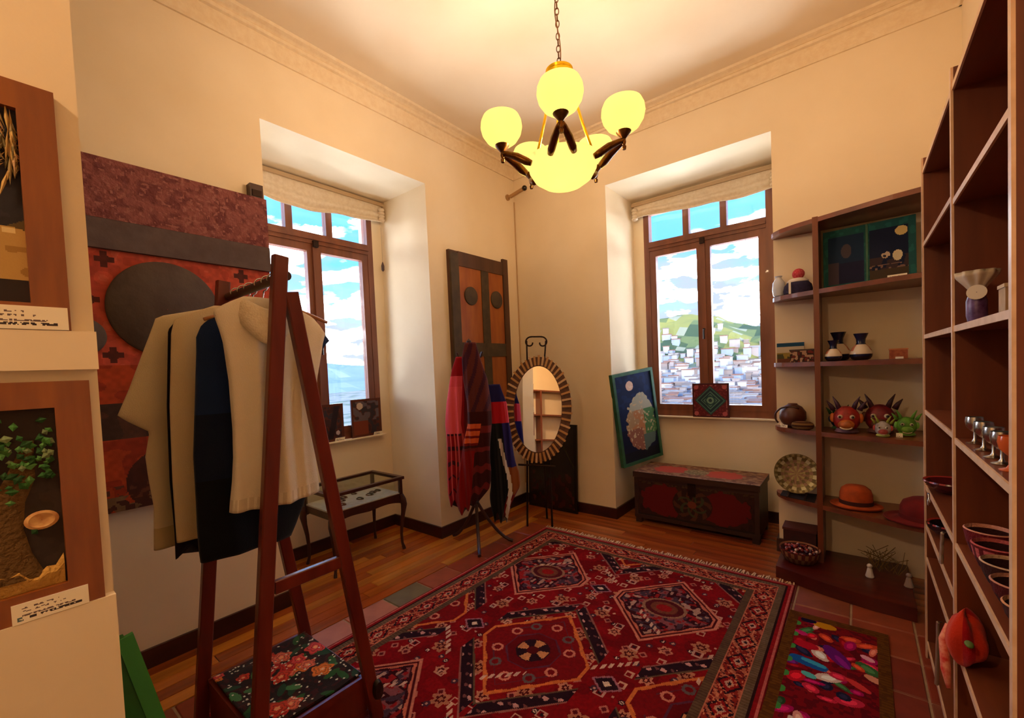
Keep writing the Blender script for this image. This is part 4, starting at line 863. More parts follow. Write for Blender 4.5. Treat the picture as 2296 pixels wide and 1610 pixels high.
    for s_, c_ in ((1, (206, 168, 148)), (-1, (206, 168, 148))):
        t = (y+1.60)+s_*(x-1.30)*.91; q = np.mod(t+.3625*0, 1.45); on = (np.abs(q-.725) < .017); ph = np.mod((x+y*s_*0)*34, 1); zone = np.mod((x-1.09)/.795*2+.25, 1) < .42
        p.put(on & zone & ((np.abs(ph-.5) > .22)), c_)
    # borders
    e_ = np.minimum(np.minimum(u, W-u), v); along = np.where((v < u) & (v < W-u), u, v); side = np.where(e_ == v, 1, 0)
    p.put(e_ < .225, olive); st = np.mod(along*60, 1) < .5; p.put((e_ < .225) & st & (e_ > .19), (84, 60, 48))
    band = (e_ < .188) & (e_ > .075); p.put(band, (140, 40, 34)); a6 = np.mod(along, .17)-.085; ec = e_-.1315; d = np.abs(a6)/.075+np.abs(ec)/.052
    p.put(band & (np.mod(along*8+ec*20, 1) < .35), (176, 98, 74)); p.put(band & (d < 1), navy); p.put(band & (d < .75), (150, 24, 28)); p.put(band & (d < .42), (200, 156, 138)); p.put(band & (d < .2), navy); p.put(band & (n > .45), (196, 120, 88)); p.put(band & (d > 1.3) & (n < -.3), (80, 22, 34))
    p.put((e_ < .188) & (e_ > .182), (190, 110, 84)); p.put((e_ < .08) & (e_ > .074), (190, 110, 84))
    p.put(e_ < .074, olive); p.put((e_ < .074) & st & (e_ > .044), (112, 92, 74)); p.put(e_ < .042, (44, 20, 22)); p.put(e_ < .032, (140, 18, 26)); p.put((e_ < .016) & (e_ > .008), (190, 96, 90)); p.put(e_ < .006, (110, 14, 20))
    p.mul(1+.10*n); return p.c
root = thing('persian_rug', 'large red patterned rug with rows of lozenge medallions in the middle of the floor', 'rug', ((RX0+RX1)/2, -1.9, 0))
mb = MB().grid((RX0, RYa, .009), (RX1-RX0, 0, 0), (0, RYb-RYa, 0), 340, 500, rugc); mb.f = [f[::-1] for f in mb.f]
vv = np.array(mb.v); vv[:, 2] += .0012*noise2(vv[:, 0]+4, vv[:, 1]+9, 5, 7); mb.v = [tuple(q) for q in vv]; mb.build('pile', mat_paint('rug_wool', rough=.97, bump=.5, bscale=420, spec=.1), root)
MB().box(RX0, RX1, RYb, RYa, .0006, .0070).build('rug_backing', mat('rug_back', (90, 20, 22), rough=.95), root)
mb = MB()
for k in range(120):
    x = RX0+(RX1-RX0)*(k+.5)/120; l = random.uniform(.035, .06); dx = random.uniform(-.012, .012)
    mb.prism([(x-.0035, RYa, .001), (x+.0035, RYa, .001), (x+dx+.004, RYa+l, .001), (x+dx-.004, RYa+l, .001)], (0, 0, random.uniform(.004, .009)))
o = mb.build('fringe', mat('fringe_cotton', (226, 196, 160), (200, 160, 120), rough=.95, scale=50), root); o['kind'] = 'stuff'
# small appliqué rug at the right
SX0, SX1, SYa, SYb = 2.452, 2.862, -.84, -1.95
def applique(u, v):
    n = noise2(u+1, v+1, 60, 111); p = Paint(u, v, (104, 62, 18)); p.put(n > .2, (88, 50, 16)); p.put(np.mod(v*55, 1) < .18, (80, 44, 14)); r = np.random.default_rng(12)
    W, Lh = SX1-SX0, SYa-SYb; inn = (u > .045) & (u < W-.045) & (v > .05); p.put(inn & (n > -.1), (128, 14, 26)); p.put(inn & (n <= -.1), (96, 10, 24))
    cols = [(196, 20, 40), (170, 16, 90), (36, 70, 40), (214, 70, 40), (96, 20, 110), (206, 40, 70), (60, 110, 60), (230, 160, 150), (150, 12, 24), (232, 120, 100), (30, 30, 60), (224, 200, 190)]
    for k in range(80):
        cx, cy = r.uniform(.05, W-.05), r.uniform(.06, Lh); a = r.uniform(0, PI); sx_, sy_ = r.uniform(.020, .055), r.uniform(.012, .030); X_ = (u-cx)*math.cos(a)+(v-cy)*math.sin(a); Y_ = -(u-cx)*math.sin(a)+(v-cy)*math.cos(a); m_ = inn & ((X_/sx_)**2+(Y_/sy_)**2 < 1); c = cols[int(r.integers(len(cols)))]; p.put(m_, c); p.put(m_ & ((X_/sx_)**2+(Y_/sy_)**2 < .3), tuple(min(255, int(q*1.25+12)) for q in c))
    def patch(cx, cy, a, sx_, sy_, c, pw=2):
        X_ = (u-cx)*math.cos(a)+(v-cy)*math.sin(a); Y_ = -(u-cx)*math.sin(a)+(v-cy)*math.cos(a); p.put(inn & (np.abs(X_/sx_)**pw+np.abs(Y_/sy_)**pw < 1), c)
    patch(.16, .08, 0, .05, .03, (200, 140, 16)); patch(.09, .065, 0, .035, .025, (22, 16, 50)); patch(.22, .33, 1.0, .085, .035, (104, 22, 120)); patch(.24, .36, 1.0, .05, .014, (150, 30, 150)); patch(.33, .27, .6, .03, .016, (240, 170, 190)); patch(.12, .45, .2, .075, .03, (24, 90, 170), 3); patch(.14, .44, .2, .05, .014, (60, 170, 210), 3); patch(.13, .54, .3, .03, .018, (90, 200, 200)); patch(.30, .50, .6, .05, .018, (220, 60, 60)); patch(.35, .42, .5, .035, .02, (226, 150, 120)); patch(.07, .21, .4, .03, .02, (196, 30, 110)); patch(.1, .31, 0, .05, .03, (186, 16, 40))
    for vv_ in np.arange(.12, Lh, .115): patch(.045, vv_, 0, .018, .022, (70, 150, 70)) if vv_ > 0 else None
    return p.c
mb = MB().grid((SX0, SYa, .008), (SX1-SX0, 0, 0), (-.012, SYb-SYa, 0), 120, 300, applique); mb.f = [f[::-1] for f in mb.f]
vv = np.array(mb.v); vv[:, 2] += .0015*noise2(vv[:, 0]+4, vv[:, 1]+9, 12, 8); mb.v = [tuple(q) for q in vv]
root = thing('applique_rug', 'small brown rug covered with brightly coloured appliqué figures beside the bookcase', 'rug', (2.65, -1.35, 0))
mb.build('pile', MATS['rug_wool'], root); MB().box(SX0+.002, SX1-.014, SYb+.002, SYa-.002, .0006, .0055).build('rug_backing', mat('rug_back_brown', (84, 50, 20), rough=.95), root)

# ================================================================= CHANDELIER
CH = np.array((1.678, -1.795, 0.)); fdir = math.atan2(CAM[1]-CH[1], CAM[0]-CH[0])
def alabaster(name, em):
    m = bpy.data.materials.new(name); m.use_nodes = True; t = m.node_tree; t.nodes.clear()
    o = t.nodes.new('ShaderNodeOutputMaterial'); d = t.nodes.new('ShaderNodeBsdfTranslucent'); d.inputs[0].default_value = (.030, .023, .007, 1); e = t.nodes.new('ShaderNodeEmission'); e.inputs[1].default_value = 1
    co = t.nodes.new('ShaderNodeTexCoord'); nz = t.nodes.new('ShaderNodeTexNoise'); nz.inputs['Scale'].default_value = 9; t.links.new(co.outputs['Object'], nz.inputs[0])
    rp = t.nodes.new('ShaderNodeValToRGB'); rp.color_ramp.elements[0].color = (em[0]*.88, em[1]*.80, em[2]*.8, 1); rp.color_ramp.elements[1].color = (*em, 1); t.links.new(nz.outputs[0], rp.inputs[0]); t.links.new(rp.outputs[0], e.inputs[0])
    ad = t.nodes.new('ShaderNodeAddShader'); t.links.new(e.outputs[0], ad.inputs[0]); t.links.new(d.outputs[0], ad.inputs[1]); t.links.new(ad.outputs[0], o.inputs[0]); return m
M_cup = alabaster('lit_alabaster', (.74, .60, .14)); M_bowl = alabaster('lit_bowl', (.72, .55, .14))
root = thing('chandelier', 'brass chandelier with a lit alabaster bowl and five lit globe cups', 'chandelier', (CH[0], CH[1], 2.24))
def lamp(name, p, watts, r):
    l = bpy.data.lights.new(name, 'POINT'); l.energy = watts; l.color = (1., .66, .38); l.shadow_soft_size = r
    o = bpy.data.objects.new(name, l); COL.objects.link(o); o.location = p; return o
MB().lathe([(.001, 0), (.05, .004), (.095, .018), (.135, .046), (.158, .085), (.165, .125), (.172, .130)], CH+(0, 0, 2.248), 48, cap=False).build('bowl', M_bowl, root, smooth=True)
for k in range(5):
    a = fdir+k*2*PI/5; dr = np.array((math.cos(a), math.sin(a), 0)); tg = np.array((-math.sin(a), math.cos(a), 0)); base = CH+dr*.288+np.array((0, 0, 2.432))
    cup = MB().lathe([(.022, 0), (.044, .005), (.070, .024), (.089, .053), (.096, .082), (.093, .108), (.083, .130)], base, 32, cap=False).build('globe_cup', M_cup, root, smooth=True)
    MB().lathe([(.008, -.075), (.010, -.062), (.006, -.056), (.010, -.044), (.008, -.03), (.016, -.02), (.030, -.004), (.034, .004), (.030, .010), (.001, .008)], base, 18).build('cup_holder', M_brass, root, smooth='auto')
    for s_ in (-1, 1):
        p = base+np.array((0, 0, -.034))+tg*s_*.006; q = CH+dr*.165+tg*s_*.052+np.array((0, 0, 2.335)); mid = (p+q)/2+np.array((0, 0, .006))
        MB().tube([p, p*.7+mid*.3, mid, q*.7+mid*.3+dr*.004, q], [.008, .013, .018, .018, .013], 8).build('arm', M_brass, root, smooth=True)
    lamp('cup_lamp', base+np.array((0, 0, .128)), LAMP_CUP, .04)
lamp('bowl_lamp', CH+np.array((0, 0, 2.405)), LAMP_BOWL, .05)
for k in range(3):
    a = fdir+PI/3+k*2*PI/3+.2; d = np.array((math.cos(a), math.sin(a), 0)); MB().tube([CH+d*.150+np.array((0, 0, 2.372)), CH+d*.105+np.array((0, 0, 2.52)), CH+d*.04+np.array((0, 0, 2.76))], .0065, 8).build('suspension_rod', M_gold, root, smooth=True)
MB().lathe([(.012, 2.73), (.03, 2.742), (.066, 2.762), (.070, 2.776), (.060, 2.785), (.064, 2.796), (.040, 2.806), (.016, 2.812), (.012, 2.820), (.004, 2.83)], CH, 28).build('top_cap', M_gold, root, smooth='auto')
q = MB().tube([(.0085*math.cos(t), 0, .017*math.sin(t)) for t in np.linspace(0, 2*PI, 13)[:-1]], .0022, 6, closed=True); me = bpy.data.meshes.new('chain_link'); me.from_pydata(q.v, [], q.f); me.materials.append(M_brass)
z = 2.838; k = 0
while z < 3.47: inst('chain_link', me, root, CH+np.array((0, 0, z)), (0, 0, (k % 2)*PI/2+.4)); z += .0285; k += 1
MB().tube([CH+np.array((.010*math.sin(t*11), .010*math.cos(t*11), 2.82+.66*t)) for t in np.linspace(0, 1, 40)], .0028, 6).build('flex', mat('flex_brown', (120, 84, 50), rough=.6), root, smooth=True)
MB().lathe([(.05, 3.508), (.06, 3.50), (.045, 3.475), (.01, 3.465)], CH, 28).build('ceiling_rose', M_brass, root, smooth='auto')

# pendant lamp in the near half of the room
PL = np.array((2.05, -4.35, 0.)); root = thing('pendant_lamp', 'round glowing globe pendant lamp hanging behind the viewpoint', 'lamp', (PL[0], PL[1], 2.5))
MB().lathe([(.05, 3.508), (.055, 3.49), (.02, 3.475), (.006, 3.47), (.006, 2.86), (.03, 2.85), (.06, 2.82), (.058, 2.815)], PL, 24).build('stem', M_brass, root, smooth='auto')
MB().lathe([(.058, .31), (.10, .27), (.13, .20), (.135, .14), (.12, .07), (.085, .02), (.045, .0)], PL+np.array((0, 0, 2.51)), 32, cap=False).build('glass_shade', M_cup, root, smooth=True)
lamp('pendant_bulb', PL+np.array((0, 0, 2.50)), LAMP_REAR, .05)
# shelf unit on the wall behind the viewpoint (seen in the mirror)
root = thing('rear_shelf_unit', 'open wooden shelf unit reflected in the oval sunburst mirror', 'shelf unit', (2.6, YB+.12, 0))
for x in (1.98, 2.60, 3.215): MB().box(x-.018, x+.018, YB+.002, YB+.25, 0, 2.10).build('upright', M_shelfv, root)
for z in (.10, .60, 1.10, 1.60, 2.10):
    for x0, x1 in ((1.998, 2.582), (2.618, 3.197)): MB().box(x0, x1, YB+.002, YB+.25, z-.025, z).build('shelf', M_shelf, root)
# ================================================================= CURVED CORNER SHELVES
from bisect import bisect
CXs = [2.295, 2.31, 2.36, 2.46, 2.56, 2.68, 2.80, 2.92, 3.05, 3.225]; CYs = [-.04, -.085, -.15, -.21, -.255, -.31, -.36, -.41, -.445, -.465]
def yfront(x): return float(np.interp(x, CXs, CYs))
def shelfpoly(x0, x1, z, dy=0.):
    xs = np.linspace(x0, x1, 18); return [(x, yfront(x)+dy, z) for x in xs]+[(x1, -.002, z), (x0, -.002, z)]
corner = thing('corner_shelf', 'dark wood corner shelf unit with curved open shelves beside the window', 'shelf unit', (2.75, -.2, 0))
SZ = [.45, .92, 1.365, 1.82, 2.265]                  # tops of the shelves
UX0, UX1 = 2.545, 2.575
for z in SZ:
    for x0, x1 in ((2.295, UX0), (UX1, 3.225)):
        MB().prism(shelfpoly(x0, x1, z-.028), (0, 0, .028)).build('shelf', M_shelf, corner)
MB().prism([(UX0, -.002, 0.075), (UX1, -.002, .075), (UX1, yfront(2.56)-.006, .075), (UX0, yfront(2.56)-.006, .075)], (0, 0, 2.27-.075)).build('upright', M_shelfv, corner)
xs = np.linspace(2.335, 2.985, 16); pf = lambda x: np.interp(x, [2.335, 2.6, 2.8, 3.0], [-.455, -.555, -.60, -.615])
MB().prism([(x, float(pf(x)), 0.0005) for x in xs]+[(2.985, -.02, .0005), (2.335, -.02, .0005)], (0, 0, .074)).build('plinth', wood('plinth_wood', (92, 26, 18), (66, 16, 14), 'x', rough=.35), corner)

def shelf_xy(px, py, Y): return onY(px, py, Y)[0]
# --- top left: navy bag with red pompom and pale vase
z = 1.821
root = thing('pompom_cap', 'navy knitted cap with white band and red pompom on the top left shelf', 'cap', (2.44, -.12, z))
MB().lathe([(.070, 0), (.082, .008), (.084, .03), (.078, .06), (.058, .085), (.03, .098), (.001, .102)], (2.45, -.105, z), 24, sy=.75).build('crown', mat('navy_knit', (34, 30, 62), (48, 42, 80), rough=.95, scale=60), root, smooth='auto')
MB().lathe([(.060, .078), (.064, .088), (.045, .104), (.03, .108)], (2.45, -.105, z), 24, sy=.75).build('band', mat('white_knit', (228, 220, 214), rough=.95), root, smooth=True)
mb = MB().ball((2.455, -.105, z+.135), .036, 14, 10); mb.build('pompom', mat('pompom_red', (206, 44, 64), (232, 110, 120), rough=1., scale=90, bump=1., bscale=160), root, smooth=True)
MB().box(2.405, 2.418, -.175, -.168, z+.002, z+.085).build('ribbon', M_white, root)
tag(MB().lathe([(.022, 0), (.034, .01), (.040, .05), (.036, .10), (.020, .125), (.018, .135), (.024, .145)], (2.335, -.06, z), 20).build('glass_vase', mat('pale_glass', (206, 216, 236), rough=.15), smooth='auto'), 'pale bluish vase at the left end of the top shelf', 'vase')
# --- top right: teal diptych
root = thing('teal_diptych', 'teal folding picture with two dark blue night scenes on the top right shelf', 'picture', (2.85, -.14, z))
def dip(u, v):
    W, Hh = u.max(), v.max(); n = noise2(u+1, v+1, 40, 121); n2 = noise2(u+1, v+1, 80, 122); p = Paint(u, v, (24, 84, 84)); p.put(n > .3, (30, 100, 96)); m1 = (u > .025) & (u < W*.47) & (v > .03) & (v < Hh-.045); m2 = (u > W*.53) & (u < W-.03) & (v > .03) & (v < Hh-.045)
    p.put(m1, (16, 44, 78)); p.put(m1 & (v < Hh*.42), (24, 28, 66)); p.put(m1 & (((u-W*.27)/.026)**2+((v-Hh*.62)/.045)**2 < 1), (74, 66, 78)); p.put(m1 & (u < W*.18) & (v < Hh*.45), (70, 60, 76))
    p.put(m2, (8, 22, 54)); p.put(m2 & (v < Hh*.42) & (n > -.2), (60, 44, 48)); p.put(m2 & (v < Hh*.3) & (n2 > .1), (130, 100, 84)); p.put(m2 & (v < Hh*.22), (70, 56, 40)); p.put(m2 & (np.hypot(u-W*.86, v-Hh*.80) < .028), (226, 200, 130)); p.put(m2 & (np.hypot((u-W*.82), (v-Hh*.42)*.7) < .022), (214, 200, 160)); p.put(m2 & (np.hypot(u-W*.70, v-Hh*.45) < .02) & (n2 > 0), (200, 180, 150)); return p.c
A0 = np.array((2.592, -.12, z)); A1 = np.array((2.805, -.15, z)); A2 = np.array((3.03, -.17, z)); hgt = np.array((0, .02, .375))
nn_ = np.cross(A2-A0, hgt); nn_ /= np.linalg.norm(nn_)
MB().prism([A0, A2, A2+hgt, A0+hgt], -nn_*.016).build('board', M_gr, root); MB().grid(A0+nn_*.0014, A2-A0, hgt, 120, 90, dip).build('painted_face', M_paint, root)
q = A0+(A2-A0)*.5; MB().prism([q-hgt*0-(A2-A0)*.012, q+(A2-A0)*.012, q+(A2-A0)*.012+hgt, q-(A2-A0)*.012+hgt], nn_*.006).build('hinge_strip', M_gr, root)
card('price_card', 'white price card leaning on the right of the teal diptych', (2.90, -.235, z), (.085, -.012, 0), (0, .012, .032), 31, nu=30, nv=12)
card('price_card', 'white price card lying left of centre before the teal diptych', (2.70, -.20, z), (.05, -.01, 0), (0, .02, .012), 32, nu=20, nv=8)
# --- second row left: landscape picture and carved box
z = 1.366
root = thing('landscape_picture', 'small framed landscape with blue top edge on the second left shelf', 'picture', (2.38, -.05, z))
def land(u, v):
    n = noise2(u+1, v+1, 60, 131); Hh = v.max(); p = Paint(u, v, (198, 186, 160)); p.put(v > Hh*.82, (22, 74, 108)); p.put(v < Hh*.5, (150, 130, 60)); p.put((v < Hh*.45) & (n > .1), (70, 70, 40)); p.put(v < Hh*.2, (110, 60, 40)); return p.c
MB().box(2.315, 2.475, -.050, -.034, z, z+.135).build('board', M_dark, root); MB().grid((2.315, -.0512, z), (.16, 0, 0), (0, 0, .135), 60, 46, land).build('painted_face', M_paint, root)
root = thing('carved_box', 'dark carved box with pale pattern in front of the small landscape', 'box', (2.46, -.13, z))
def carv(u, v): n = noise2(u+1, v+1, 80, 132); p = Paint(u, v, (56, 32, 28)); p.put(n > .25, (176, 140, 110)); p.put(n < -.4, (120, 40, 34)); return p.c
MB().box(2.405, 2.535, -.175, -.105, z, z+.075).build('body', M_dark, root); MB().grid((2.405, -.1762, z), (.13, 0, 0), (0, 0, .075), 44, 26, carv).build('carved_front', M_paint, root); MB().box(2.402, 2.538, -.178, -.102, z+.075, z+.085).build('lid', M_dark, root)
# --- second row right: three vases, small box
W_, B_, O_ = c8(226, 208, 182), c8(22, 28, 62), c8(30, 22, 26)
def vase(x, y, s_, label):
    pr = [(.030, 0, O_), (.042, .006, O_), (.050, .020, B_), (.052, .034, W_), (.049, .052, W_), (.038, .072, W_), (.024, .088, B_), (.020, .098, B_), (.022, .118, B_), (.033, .146, B_), (.035, .150, B_), (.029, .150, O_), (.001, .10, O_)]
    wm = lambda f_, j: c8(196, 120, 90) if (int(f_*10) % 4 == 0 and j in (4, 5)) else W_
    pr = [(r*s_, h*s_, (wm if c is W_ else c)) for r, h, c in pr]
    return tag(MB().lathe(pr, (x, y, z), 24).build('ceramic_vase', M_gloss, smooth='auto'), label, 'vase', 'white and blue vases on the second shelf')
vase(2.662, -.090, 1.22, 'tallest white and blue vase, standing behind another on the second shelf')
vase(2.640, -.225, .86, 'smallest white and blue vase at the front left of the second shelf')
vase(2.775, -.19, 1.08, 'round bellied white and blue vase standing alone at right')
root = thing('small_box', 'small orange patterned box with a white tag on the second shelf', 'box', (2.94, -.2, z))
MB().box(2.905, 2.985, -.23, -.18, z, z+.052).build('body', mat('orange_box', (176, 96, 56), (140, 60, 34), rough=.6, scale=60), root); MB().box(2.903, 2.987, -.232, -.178, z+.052, z+.060).build('lid', mat('orange_lid', (196, 120, 70), rough=.6), root); MB().box(2.93, 2.965, -.25, -.235, z, z+.012).build('tag', M_white, root)
# --- third row left: round gourd, basket, cards
z = .921
root = thing('gourd_vessel', 'round brown gourd vessel on the third left shelf', 'vessel', (2.40, -.08, z))
MB().lathe([(.03, 0), (.062, .02), (.080, .06), (.078, .105), (.055, .14), (.03, .155), (.028, .162), (.001, .15)], (2.405, -.085, z), 26).build('body', mat('gourd_brown', (96, 50, 30), (70, 32, 22), rough=.4, scale=14), root, smooth='auto')
MB().tube([(2.405+.086*math.cos(t)-.012, -.135, z+.075+.07*math.sin(t)) for t in np.linspace(.9, 3.8, 16)], .006, 7).build('handle', M_dark, root, smooth=True)
root = thing('low_basket', 'low coiled straw basket in front of the gourd vessel', 'basket', (2.47, -.188, z))
MB().lathe([(.05, 0, c8(90, 60, 30)), (.072, .008, c8(120, 84, 44)), (.080, .02, c8(66, 36, 24)), (.082, .032, c8(126, 92, 50)), (.074, .044, c8(80, 46, 28)), (.05, .052, c8(110, 70, 40)), (.001, .055)], (2.47, -.188, z), 28, sx=.78, sy=.46).build('coils', mat_paint('basketry', rough=.9, bump=.6, bscale=150), root, smooth='auto')
card('price_card', 'white price card at the left end of the third shelf', (2.335, -.115, z), (.045, -.03, 0), (.0, .012, .028), 33, nu=24, nv=10); card('price_card', 'white price card standing between gourd and basket', (2.44, -.158, z+.001), (.05, .0, 0), (.006, .01, .026), 34, nu=24, nv=10)
# --- third row right: carnival masks and figures
def mask(x, y, s_, head, horn, snout, label, nose=True):
    root = thing('carnival_mask', label, 'mask', (x, y, z), 'carnival masks on the third shelf')
    a = (x, y, z+.075*s_)
    MB().ball(a, .062*s_, 18, 12, sc=(1, .8, 1.15)).build('head', mat('mask_'+str(head), head, tuple(int(k*.6) for k in head), rough=.5, scale=30), root, smooth=True)
    for sg in (-1, 1):
        for dx, hh in ((.030, .075), (.058, .05)):
            p = np.array((x+sg*dx*s_, y, z+.125*s_)); MB().tube([p, p+np.array((sg*.012*s_, -.006, hh*.5*s_)), p+np.array((sg*.030*s_, -.008, hh*s_))], [.014*s_, .010*s_, .002], 8).build('horn', mat('horn_'+str(horn), horn, rough=.5), root, smooth=True)
        MB().ball((x+sg*.026*s_, y-.046*s_, z+.090*s_), .012*s_, 10, 8).build('eye', mat('mask_eye', (206, 190, 160), rough=.4), root, smooth=True)
        MB().ball((x+sg*.028*s_, y-.056*s_, z+.090*s_), .0065*s_, 8, 6).build('pupil', mat('mask_pupil', (20, 14, 20), rough=.3), root, smooth=True)
        MB().ball((x+sg*.062*s_, y, z+.08*s_), .022*s_, 10, 8, sc=(.6, .5, 1.2)).build('ear', mat('ear_'+str(snout), snout, rough=.5), root, smooth=True)
    MB().ball((x, y-.050*s_, z+.048*s_), .034*s_, 14, 10, sc=(1.1, .9, .8)).build('snout', mat('snout_'+str(snout), snout, tuple(int(k*.7) for k in snout), rough=.5, scale=40), root, smooth=True)
    MB().tube([(x+.026*s_*math.cos(t), y-.078*s_+.01*abs(math.cos(t)), z+.036*s_+.010*s_*math.sin(t)) for t in np.linspace(PI, 2*PI, 9)], .004*s_, 6).build('mouth', MATS['mask_eye'], root, smooth=True)
    MB().lathe([(.045*s_, 0), (.055*s_, .006), (.045*s_, .022*s_), (.02*s_, .03*s_)], (x, y, z), 18).build('collar', mat('collar_'+str(horn), tuple(min(255, k+40) for k in horn), rough=.7), root, smooth='auto'); return root
mask(2.70, -.225, 1.12, (190, 44, 30), (70, 40, 60), (206, 110, 40), 'red horned carnival mask with orange snout and pale eyes on the third shelf')
mask(2.86, -.17, 1.18, (140, 24, 34), (60, 24, 30), (110, 60, 40), 'dark red horned carnival mask at the middle of the third shelf')
mask(2.868, -.325, .60, (206, 196, 190), (150, 160, 60), (190, 70, 60), 'small pale faced carnival mask in front of the dark red one')
mask(2.975, -.24, .74, (110, 176, 50), (90, 150, 40), (130, 190, 70), 'green frog shaped carnival mask at the right of the third shelf')
mask(2.662, -.085, .80, (34, 44, 90), (50, 100, 50), (60, 80, 120), 'dark blue carnival mask behind at the left of the third shelf')
card('price_card', 'white price card before the green mask', (2.925, -.33, z), (.028, -.005, 0), (0, .008, .022), 35, nu=20, nv=8)
# --- fourth row: plate, hats
z = .451
PN = np.array((.15, -1, .28)); PN /= np.linalg.norm(PN); pc0 = onY(1786, 1048, -.13)
root = thing('ornate_plate', 'large round silver and olive ornate plate propped on the fourth left shelf', 'plate', (pc0[0], -.12, z))
cA, cB, cC, cD = c8(150, 138, 96), c8(104, 92, 62), c8(134, 106, 88), c8(190, 184, 150)
ringf = lambda a_, b_, m_: (lambda f_, j: a_ if int(f_*m_) % 2 else b_)
MB().lathe([(.001, .012, ringf(cC, cA, 16)), (.05, .012, ringf(cC, cB, 24)), (.072, .013, ringf(cA, cC, 24)), (.092, .016, ringf(cD, cB, 24)), (.112, .024, ringf(cA, cB, 48)), (.128, .030, cB), (.132, .030, cB), (.128, .022, cB), (.08, .004, cB), (.001, .0, cB)], (pc0[0], -.135, z+.158), 48, axis=PN, cap=False).build('dish', mat_paint('plate_metal', rough=.35, metal=.5, bump=.3, bscale=90), root, smooth='auto')
mb = MB().tube([(pc0[0]-.05, -.215, z+.012), (pc0[0]-.05, -.10, z+.012), (pc0[0]-.05, -.075, z+.15)], .006, 6); mb.tube([(pc0[0]+.05, -.215, z+.012), (pc0[0]+.05, -.10, z+.012), (pc0[0]+.05, -.075, z+.15)], .006, 6); mb.tube([(pc0[0]-.05, -.10, z+.012), (pc0[0]+.05, -.10, z+.012)], .005, 6); mb.build('plate_stand', M_dark, root, smooth='auto')
tag(MB().prism([(2.33, -.16, z), (2.53, -.235, z), (2.53, -.02, z), (2.33, -.02, z)], (0, 0, .003)).build('dark_cloth', mat('dark_felt', (30, 18, 18), rough=1.)), 'dark cloth laid under the ornate plate', 'cloth')
def hat(x, y, z, s_, c, band, label, name):
    root = thing(name, label, 'hat', (x, y, z)); cd = tuple(int(k*.8) for k in c); hm = mat('felt_'+name, c, cd, rough=.9, scale=20, sheen=.03)
    MB().lathe([(.095, .020), (.100, .05), (.098, .085), (.088, .115), (.060, .135), (.03, .140), (.001, .138)], (x, y, z), 32, sx=s_, sy=s_*.86, wob=None).build('crown', hm, root, smooth='auto')
    MB().lathe([(.093, .018), (.12, .008), (.150, .006), (.158, .016), (.156, .020), (.148, .011), (.12, .013), (.096, .026)], (x, y, z), 36, sx=s_, sy=s_*.80, cap=False).build('brim', hm, root, smooth=True)
    MB().lathe([(.0965, .020), (.1015, .022), (.1025, .045), (.0995, .046)], (x, y, z), 32, sx=s_, sy=s_*.86, cap=False).build('hat_band', band, root, smooth='auto'); return root
bd = mat('band_dark', (60, 16, 14), rough=.8)
hat(2.74, -.20, z, .84, (206, 84, 26), bd, 'bright orange felt hat on the fourth right shelf', 'orange_hat')
hat(3.055, -.34, z, 1.22, (130, 10, 14), mat('band_red', (104, 8, 12), rough=.8), 'deep red felt hat overhanging the fourth right shelf by the bookcase', 'red_hat')
# --- bottom row
z = .0750
root = thing('woven_basket', 'round dark red woven basket full of beads on the left of the shelf plinth', 'basket', (2.45, -.30, z))
def wv(a_, b_): return lambda f_, j: a_ if (int(f_*36)+j) % 2 else b_
MB().lathe([(.06, 0, c8(120, 84, 60)), (.085, .01, wv(c8(120, 84, 60), c8(90, 50, 36))), (.105, .045, wv(c8(146, 100, 70), c8(96, 40, 34))), (.115, .08, wv(c8(120, 40, 36), c8(70, 20, 24))), (.112, .088, c8(150, 100, 74)), (.105, .08, c8(60, 20, 20)), (.085, .06, c8(60, 20, 20)), (.001, .06, c8(60, 20, 20))], (2.45, -.30, z), 36, cap=False).build('weave', MATS['basketry'], root, smooth='auto')
mb = MB()
for k in range(70):
    a = random.uniform(0, 2*PI); r = .095*math.sqrt(random.random()); mb.ball((2.45+r*math.cos(a), -.30+r*math.sin(a), z+.072+.022*(1-r/.1)), random.uniform(.007, .012), 6, 5, c8(*random.choice([(110, 20, 30), (160, 60, 60), (70, 30, 60), (196, 170, 170), (120, 40, 30)])))
o = mb.build('beads', MATS['glazed_pattern'], root, smooth=True); o['kind'] = 'stuff'
root = thing('backing_box', 'low dark box against the wall behind the woven basket', 'box', (2.42, -.1, z)); MB().box(2.345, 2.53, -.17, -.03, z, z+.15).build('body', mat('dark_red_box', (70, 24, 24), (50, 16, 18), rough=.7, scale=20), root); MB().box(2.34, 2.535, -.175, -.025, z+.15, z+.165).build('lid', mat('dark_red_lid', (84, 34, 32), rough=.7), root)
def figurine(x, y, h, c, label):
    root = thing('figurine', label, 'figurine', (x, y, z), 'small figures on the shelf plinth'); MB().lathe([(.018, 0), (.022, .006), (.016, h*.35), (.012, h*.6), (.008, h*.68), (.001, h*.7)], (x, y, z), 14).build('body', mat('fig_'+str(c), c, rough=.5), root, smooth='auto'); MB().ball((x, y, z+h*.80), h*.16, 10, 8).build('head', mat('fig_'+str(c), c, rough=.5), root, smooth=True)
figurine(2.80, -.33, .085, (206, 196, 190), 'small white figurine on the shelf plinth'); figurine(2.97, -.36, .085, (150, 130, 120), 'small greyish figurine at the right of the plinth near the bookcase')
root = thing('straw_bundle', 'loose dry straw bundle on the plinth behind the figurines', 'straw', (2.9, -.2, z)); mb = MB()
for k in range(26):
    x = 2.86+random.uniform(-.06, .08); y = -.18+random.uniform(-.05, .05); mb.tube([(x, y, z+.002), (x+random.uniform(-.05, .05), y+random.uniform(-.02, .02), z+.06), (x+random.uniform(-.1, .1), y+random.uniform(-.03, .03), z+random.uniform(.08, .15))], .0018, 4)
